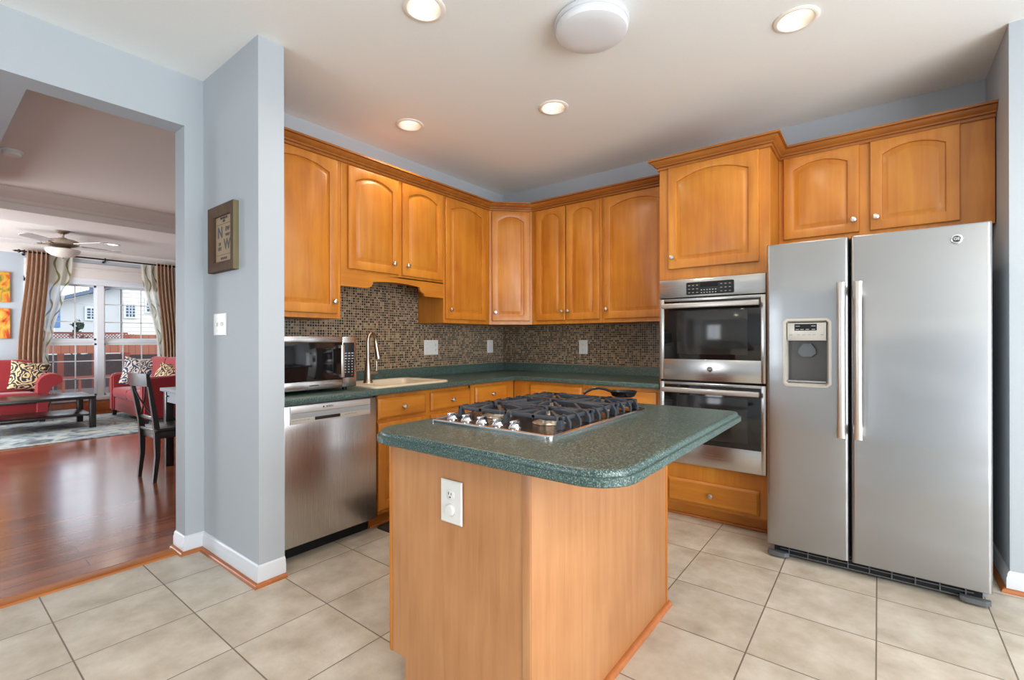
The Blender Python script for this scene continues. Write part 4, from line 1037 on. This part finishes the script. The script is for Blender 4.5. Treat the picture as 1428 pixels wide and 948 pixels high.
def throw_pillow(label, mat, loc, rot, s=.44, group='damask throw pillows'):
    m = MB(); m.box(-s/2, s/2, -.5, .5, -s/2, s/2); bmesh.ops.subdivide_edges(m.bm, edges=m.bm.edges[:], cuts=11, use_grid_fill=True)
    for v in m.bm.verts:
        x, z = v.co.x/(s/2), v.co.z/(s/2)
        v.co.y = v.co.y*2*.08*max(.03, max(0, (1-x**2)*(1-z**2))**.45) if abs(v.co.y) > .01 else v.co.y*.3
        pull = 1-.07*(1-abs(x)**2)*(abs(z)**3); v.co.z *= pull; v.co.x *= 1-.07*(1-abs(z)**2)*(abs(x)**3)
    o = build('throw_pillow', m, mat, smooth=60); o.location = loc; o.rotation_euler = rot
    return tagp(o, label, 'pillow', group)
# sofa with its back to the window wall: local front = -y, x along its length
def rolled_arm(side, length, h, roll=.13, thick=.13):
    """profile in xz swept along y (front = -length)"""
    p = [(-.06, .09), (.06, .09), (.062, .34), (.07, .44), (.095, .51), (.135, .545), (.18, .56), (.215, .585), (.232, .625), (.228, .67), (.2, .71), (.15, .735), (.09, .74), (.03, .72), (-.025, .67), (-.055, .60)]
    m = MB(); P = [(side*x, z) for x, z in p]
    rs = []
    for y, s in ((0, 1), (-length+.02, 1), (-length, .94)):
        cx0 = sum(a for a, _ in P)/len(P); cz0 = sum(b_ for _, b_ in P)/len(P)
        rs.append([(cx0+(a-cx0)*s, y, cz0+(b_-cz0)*s) for a, b_ in P])
    m.rings(rs, True, True); return m
t = thing('red_sofa', 'red sofa with a rolled arm, backing onto the left drape behind the coffee table', 'sofa', (-7.40, -2.66, .0), L90)
# local x -> world +y ; local -y -> world +x
SL = 1.9
build('base', MB().box(-SL, 0, -.62, -.05, .09, .30, .01), M['red'], t)
soft('seat_cushion', cushion(.94, .60, .17, puff=.35), M['red'], t, (-.475, -.36, .385)); soft('seat_cushion', cushion(.94, .60, .17, puff=.35), M['red'], t, (-1.42, -.36, .385))
build('backrest', MB().box(-SL, 0, -.2, 0, .09, .84, .05, 4), M['red'], t)
soft('back_cushion', cushion(.93, .2, .5, puff=.2), M['red'], t, (-.5, -.24, .69), (R(-12), 0, 0)); soft('back_cushion', cushion(.93, .2, .5, puff=.2), M['red'], t, (-1.44, -.24, .69), (R(-12), 0, 0))
a_ = build('arm', rolled_arm(1, .64, .72), M['red'], t); a_.location = (0.02, 0, 0)
for v in a_.data.vertices: v.co.z = max(v.co.z, .09)
a_ = build('arm', rolled_arm(-1, .64, .72), M['red'], t); a_.location = (-SL-.02, 0, 0)
for v in a_.data.vertices: v.co.z = max(v.co.z, .09)
for x in (-SL, .03):
    for y in (-.58, -.1): build('foot', MB().rings([[(x+a*.025, y+b_*.025, .0125) for a, b_ in ((-1, -1), (1, -1), (1, 1), (-1, 1))], [(x+a*.04, y+b_*.04, .095) for a, b_ in ((-1, -1), (1, -1), (1, 1), (-1, 1))]], True, True), M['dkwood'], t)
throw_pillow('cream and black damask pillow on the sofa below the left drape', M['damask'], (-6.99, -2.745, .70), (R(-16), R(8), L90), .44)
# loveseat: front towards -y
t = thing('red_loveseat', 'red loveseat on the rug by the window, seen from its side behind the dining chair', 'sofa', (-5.95, -1.0, 0), 0)
build('base', MB().box(-.86, .86, -.80, -.05, .10, .31, .012), M['red'], t)
for x in (-.375, .375): soft('seat_cushion', cushion(.745, .66, .17, puff=.35), M['red'], t, (x, -.50, .395))
build('backrest', MB().box(-.86, .86, -.2, 0, .1, .84, .05, 4), M['red'], t)
for x in (-.36, .36): soft('back_cushion', cushion(.71, .2, .48, puff=.25), M['red'], t, (x, -.26, .72), (R(-10), 0, 0))
for s in (-1, 1):
    m = MB().prism([(-.84, .1), (-.02, .1), (-.02, .76), (-.3, .72), (-.80, .70), (-.84, .67)], -.07, .07, 'x'); bmesh.ops.bevel(m.bm, geom=m.bm.edges[:], offset=.022, segments=3, affect='EDGES')
    a_ = build('arm', m, M['red'], t); a_.location = (s*.80, 0, 0)
for x in (-.82, .82):
    for y in (-.79, -.1): build('foot', MB().rings([[(x+a*.022, y+b_*.022, .0125) for a, b_ in ((-1, -1), (1, -1), (1, 1), (-1, 1))], [(x+a*.034, y+b_*.034, .105) for a, b_ in ((-1, -1), (1, -1), (1, 1), (-1, 1))]], True, True), M['dkwood'], t)
throw_pillow('pillow with navy and cream damask leaning in the far corner of the loveseat', M['damask_blue'], (-6.56, -1.50, .71), (R(-22), R(10), R(72)), .48)
throw_pillow('dark damask pillow half hidden by the doorway edge on the loveseat', M['damask'], (-5.50, -1.42, .68), (R(-30), R(14), R(40)), .40)

# drapes, sheers and rod
def drape(y_top, y_mid, y_bot, z_top, z_mid, folds, amp, mat, name, label, x=-7.47, zb=.02, uv=False, cat='curtain'):
    m = MB(); nz_, ny = 26, folds*8; rs = []
    uvl = {}
    V = []
    for j in range(nz_+1):
        s = j/nz_; z = z_top+(zb-z_top)*s
        if z > z_mid: q = (z_top-z)/(z_top-z_mid); q = q*q*(3-2*q); a = y_top[0]+(y_mid[0]-y_top[0])*q; b = y_top[1]+(y_mid[1]-y_top[1])*q
        else: q = (z_mid-z)/(z_mid-zb); a = y_mid[0]+(y_bot[0]-y_mid[0])*q; b = y_mid[1]+(y_bot[1]-y_mid[1])*q
        row = []
        for i in range(ny+1):
            u = i/ny; ph = u*folds*2*math.pi
            v = m.v((x+amp*math.sin(ph)*(1-.2*math.sin(3*s+u*5)), a+(b-a)*u+.006*math.sin(ph*2+s*4), z)); uvl[v] = (u, s); row.append(v)
        V.append(row)
    L_ = m.bm.loops.layers.uv.new('UVMap')
    for j in range(nz_):
        for i in range(ny):
            f = m.bm.faces.new([V[j][i], V[j][i+1], V[j+1][i+1], V[j+1][i]])
            for lp in f.loops: lp[L_].uv = uvl[lp.vert]
    bmesh.ops.solidify(m.bm, geom=m.bm.faces[:], thickness=.0025 if not uv else .0006)
    o = build(name, m, mat, smooth=60); return tagp(o, label, cat, 'drapes at the living room window' if name == 'taupe_drape' else 'sheers at the living room window')
drape((-2.72, -2.46), (-2.83, -2.55), (-2.86, -2.5), 2.67, .95, 5, .035, M['taupe'], 'taupe_drape', 'pleated taupe drape at the left side of the living room window')
drape((-1.03, -.74), (-.92, -.66), (-.9, -.62), 2.67, .95, 5, .035, M['taupe'], 'taupe_drape', 'pleated taupe drape at the right side of the living room window')
drape((-2.47, -2.17), (-2.62, -2.47), (-2.6, -2.42), 2.63, .95, 2, .02, M['sheer'], 'sheer_curtain', 'white sheer with olive wavy stripes swept to the left drape', x=-7.53, uv=True)
drape((-1.24, -1.01), (-.98, -.84), (-.98, -.8), 2.63, .9, 2, .02, M['sheer'], 'sheer_curtain', 'white sheer with olive wavy stripes swept to the right drape', x=-7.53, uv=True)
t = thing('curtain_rod', 'dark bronze curtain rod with finials above the living room window', 'curtain rod', (-7.47, -1.76, 2.64))
build('pole', MB().cyl((0, -1.0, 0), (0, 1.02, 0), .013, 12), M['rod'], t)
for s in (-1, 1): build('finial', MB().lathe([(.012, s*1.0), (.022, s*1.012), (.012, s*1.03), (.03, s*1.055), (.012, s*1.08), (.016, s*1.09), (.003, s*1.125)], (0, .01, 0), 'y', 12), M['rod'], t)
for y in (-.985, .0, .96): build('bracket', MB().box(-.128, .0, y-.008, y+.008, -.03, -.014, .002).box(-.128, -.118, y-.015, y+.015, -.05, .04, .002).box(-.014, .014, y-.008, y+.008, -.024, .026, .002), M['rod'], t)

# canvases
for z, mt, lb in ((2.07, 'art_top', 'unframed yellow and green abstract canvas, the upper one left of the drapes'), (1.50, 'art_low', 'unframed orange and red abstract canvas, the lower one left of the drapes')):
    t = thing('canvas_painting', lb, 'painting', (-7.5995, -3.12, z), 0, 'abstract canvases')
    build('canvas', MB().box(0, .03, -.23, .23, -.235, .235, .003), M['canvas_edge'], t); build('painted_face', MB().box(.0302, .0312, -.226, .226, -.231, .231), M[mt], t)

# ceiling fan
t = thing('ceiling_fan', 'antique brass ceiling fan with pale blades and frosted bowl light in the living room', 'ceiling fan', (-5.84, -2.55, CZ))
build('canopy', MB().lathe([(.075, 0), (.078, -.012), (.06, -.03), (.03, -.045), (.02, -.05)], (0, 0, 0), 'z', 24), M['bronze'], t)
build('downrod', MB().lathe([(.016, -.05), (.016, -.09), (.045, -.10), (.05, -.115)], (0, 0, 0), 'z', 16), M['bronze'], t)
build('motor_housing', MB().lathe([(.05, -.115), (.13, -.125), (.165, -.14), (.172, -.165), (.172, -.195), (.15, -.215), (.09, -.23), (.075, -.255), (.085, -.275)], (0, 0, 0), 'z', 28), M['bronze'], t)
build('glass_bowl', MB().lathe([(.185, -.262), (.188, -.27), (.17, -.31), (.12, -.348), (.06, -.368), (0, -.374)], (0, 0, 0), 'z', 28), M['frosted'], t)
build('bowl_finial', MB().lathe([(.012, -.372), (.014, -.38), (.004, -.392)], (0, 0, 0), 'z', 12), M['bronze'], t)
for k in range(5):
    a = R(30+72*k); b = MB(); out = []
    for r_, hw in ((.22, .045), (.3, .058), (.5, .066), (.62, .066), (.66, .055), (.68, .03)): out.append((r_, hw))
    poly = [(r_, -hw) for r_, hw in out]+[(r_, hw) for r_, hw in reversed(out)]
    b.M = Matrix.Rotation(a, 4, 'Z') @ Matrix.Translation((0, 0, -.185)) @ Matrix.Rotation(R(12), 4, 'X'); b.prism(poly, -.004, .004)
    bl = build('blade', b, M['blade'], t)
    b = MB(); b.M = Matrix.Rotation(a, 4, 'Z') @ Matrix.Translation((0, 0, -.190)) @ Matrix.Rotation(R(12), 4, 'X'); b.box(.13, .27, -.014, .014, -.008, -.0045, .001); build('blade_iron', b, M['bronze'], bl)

# dining table and chair
t = thing('dining_table', 'dark dining table with a pale grey worn top edge, its corner showing at the doorway', 'dining table', (-2.43, -2.375, 0))
build('tabletop', MB().box(0, .95, 0, 1.5, .735, .765, .003), M['white_wood'], t)
ap = MB(); ap.box(.05, .90, .03, .05, .63, .735); ap.box(.05, .90, 1.45, 1.47, .63, .735); ap.box(.04, .06, .05, 1.45, .63, .735); ap.box(.89, .91, .05, 1.45, .63, .735)
ap_ = build('apron', ap, M['white_wood'], t)
for x in (.03, .85):
    for y in (.02, 1.41): build('leg', MB().box(x, x+.07, y, y+.07, 0, .735, .003), M['dkwood'], t)
build('knob', MB().lathe([(.006, 0), (.010, -.012), (.010, -.018), (0, -.02)], (.14, .03, .69), 'y', 12), M['black'], ap_)
t = thing('dining_chair', 'dark wooden cross-back dining chair tucked in at the dining table', 'chair', (-1.975, -2.60, 0), R(4))
hw = .165
def bar(m, pts_, wx, wy):
    rs = []
    for (x, y, z, *q) in pts_:
        ax, ay = (q if q else (wx, wy)); rs.append([(x+a*ax/2, y+b_*ay/2, z) for a, b_ in ((-1, -1), (1, -1), (1, 1), (-1, 1))])
    return m.rings(rs, True, True)
build('seat', MB().box(-.20, .20, 0, .42, .43, .46, .008, 3), M['dkwood'], t)
build('seat_rail', MB().box(-.18, .18, .02, .40, .37, .43, .003), M['dkwood'], t)
for s in (-1, 1):
    build('rear_leg', bar(MB(), [(s*hw, .0, 0, .03, .028), (s*hw, .022, .22, .034, .036), (s*hw, .02, .42, .036, .044), (s*hw, .01, .52, .034, .04), (s*(hw+.02), -.035, .80, .032, .03), (s*(hw+.03), -.06, .93, .032, .024)], 0, 0), M['dkwood'], t)
    build('front_leg', bar(MB(), [(s*hw, .385, 0, .026, .026), (s*hw, .385, .37, .04, .04)], 0, 0), M['dkwood'], t)
tr_ = MB(); rs = []
for k in range(9):
    s = k/8*2-1; yy = -.055-.02*(1-s*s)
    rs.append([(s*(hw+.045), yy-.011, .835), (s*(hw+.045), yy+.011, .835), (s*(hw+.045), yy+.004, .945), (s*(hw+.045), yy-.018, .945)])
build('top_rail', tr_.rings(rs, True, True), M['dkwood'], t)
build('lower_rail', MB().box(-hw+.01, hw-.01, .0, .018, .535, .565, .003), M['dkwood'], t)
for s in (-1, 1): build('cross_slat', MB().tube([(s*(hw-.015), -.058, .85), (s*.05, -.035+.006*s, .73), (-s*.05, -.015+.006*s, .64), (-s*(hw-.015), .008, .56)], .007, 8), M['dkwood'], t)

# ------------------------------------------------------------------ outside the living room window
GZ = -2.2
struct('ground_outside', MB().box(-70, -7.9, -45, 45, GZ-.1, GZ), M['ground'])
t = thing('garden_fence', 'reddish stained fence with a lattice top seen through the left half of the window', 'fence', (-12, -1.6, GZ), 0, 'fences outside')
build('boards', MB().box(-.02, .02, -3.3, 1.2, .93-GZ, 1.17-GZ), M['fence'], t)
for k in range(8): build('post', MB().box(-.05, .05, -3.2+k*.62, -3.1+k*.62, 0, .93-GZ), M['lattice'], t)
la = MB(); z0, z1 = 1.18-GZ, 1.40-GZ
for k in range(44):
    y = -1.45+k*.06
    for s in (-1, 1):
        la.rings([[(s*.008-.005, y-.01, z0), (s*.008+.005, y-.01, z0), (s*.008+.005, y+.01, z0), (s*.008-.005, y+.01, z0)], [(s*.008-.005, y-.01+s*.2, z1), (s*.008+.005, y-.01+s*.2, z1), (s*.008+.005, y+.01+s*.2, z1), (s*.008-.005, y+.01+s*.2, z1)]], True, True)
tagp(build('lattice', la, M['lattice'], t), kind='stuff')
build('cap_rail', MB().box(-.04, .04, -3.3, 1.2, 1.40-GZ, 1.44-GZ).box(-.03, .03, -3.3, 1.2, 1.15-GZ, 1.19-GZ), M['lattice'], t)
t = thing('garden_fence', 'plain tan board fence seen through the right half of the window', 'fence', (-13, 1.6, GZ), 0, 'fences outside')
build('boards', MB().box(-.02, .02, -1.9, 2.6, .85-GZ, 1.40-GZ), M['fence'], t)
t = thing('deck', 'dark raised deck with railing below the fence outside', 'deck', (-11, -1, GZ))
build('platform', MB().box(-.8, .9, -3.0, 3.5, 2.05, 2.30), M['deck'], t); build('screen_wall', MB().box(-3.2, -3.1, -.7, 6.5, 0, .86-GZ), M['deck'], t)
rl = MB()
for k in range(26): rl.box(.82, .86, -2.9+k*.25, -2.86+k*.25, 2.30, 2.62)
rl.box(.80, .88, -3.0, 3.5, 2.62, 2.68); build('railing', rl, M['lattice'], t)
def far_window(p, x, y, z, w_, h_):
    f = build('window', MB().box(x, x+.06, y-w_/2-.07, y+w_/2+.07, z-h_/2-.07, z+h_/2+.07), M['white'], p)
    build('pane', MB().box(x+.06, x+.07, y-w_/2, y+w_/2, z-h_/2, z+h_/2), M['glass_far'], f)
    g = MB()
    for k in (1, 2): g.box(x+.07, x+.08, y-w_/2+w_*k/3-.015, y-w_/2+w_*k/3+.015, z-h_/2, z+h_/2)
    for k in (1, 2, 3): g.box(x+.07, x+.08, y-w_/2, y+w_/2, z-h_/2+h_*k/4-.015, z-h_/2+h_*k/4+.015)
    build('muntin', g, M['white'], f)
t = thing('neighbour_house', 'pale grey house with a slate gabled roof behind the lattice fence', 'house', (-22, 1, GZ), 0, 'houses outside')
build('wall', MB().box(-6, 0, -1.3, .7, 0, 2.72-GZ), M['siding_grey'], t)
rf = MB(); 
rf.rings([[(x, -1.65, 2.62-GZ), (x, .72, 3.53-GZ), (x, .72, 3.68-GZ), (x, -1.65, 2.77-GZ)] for x in (-6.3, .4)], True, True)
build('roof', rf, M['roof'], t)
build('gable', MB().prism([(-1.3, 2.72-GZ), (.7, 2.72-GZ), (.7, 3.5-GZ)], -5.9, -.01, 'x'), M['siding_grey'], t)
far_window(t, 0, -.19, 2.33-GZ, .36, .42)
build('chimney', MB().box(-3, -2.8, .25, .4, 3.3-GZ, 3.9-GZ), M['roof'], t)
t = thing('neighbour_house', 'cream house with lap siding and small windows at the right of the window view', 'house', (-21.9, 3.85, GZ), 0, 'houses outside')
build('wall', MB().box(-5, 0, -2.1, 3.5, 0, 5.5-GZ), M['siding_tan'], t)
build('roof', MB().prism([(-2.12, 5.4-GZ), (3.9, 5.4-GZ), (.7, 7-GZ)], -5.3, .4, 'x'), M['roof'], t)
far_window(t, 0, -1.85, 2.5-GZ, .3, .5); far_window(t, 0, -1.13, 2.75-GZ, .3, .5)
t = thing('neighbour_house', 'white lap-sided house with a blue corner panel, leftmost in the window view', 'house', (-12.5, -3.5, GZ), 0, 'houses outside')
build('wall', MB().box(-3, 0, -2, 1.68, 0, 6-GZ), M['siding_white'], t)
build('corner_panel', MB().box(-.3, .03, 1.68, 1.92, 1.55-GZ, 6-GZ), M['blue_panel'], t)
build('corner_board', MB().box(-.02, .03, 1.50, 1.60, 0, 1.5-GZ), M['white'], t)
t = thing('evergreen_shrub', 'small dark evergreen rising above the lattice fence', 'shrub', (-15, -.85, GZ))
build('trunk', MB().cyl((0, 0, 0), (0, 0, 3.0), .06, 8), M['lattice'], t)
m = MB()
for k in range(70):
    z = 2.9+random.random()*1.15; rr_ = .33*(1-(z-2.9)/1.25); a = random.random()*6.28; c = Vector((rr_*math.cos(a)*random.random(), rr_*math.sin(a), z)); s = .09
    vs = [m.v(c+Vector((random.uniform(-s, s), random.uniform(-s, s), random.uniform(-s, s)))) for _ in range(4)]
    for f in ((0, 1, 2), (0, 2, 3), (0, 3, 1), (1, 3, 2)): m.bm.faces.new([vs[i] for i in f])
build('foliage', m, M['leaf'], t, smooth=0)
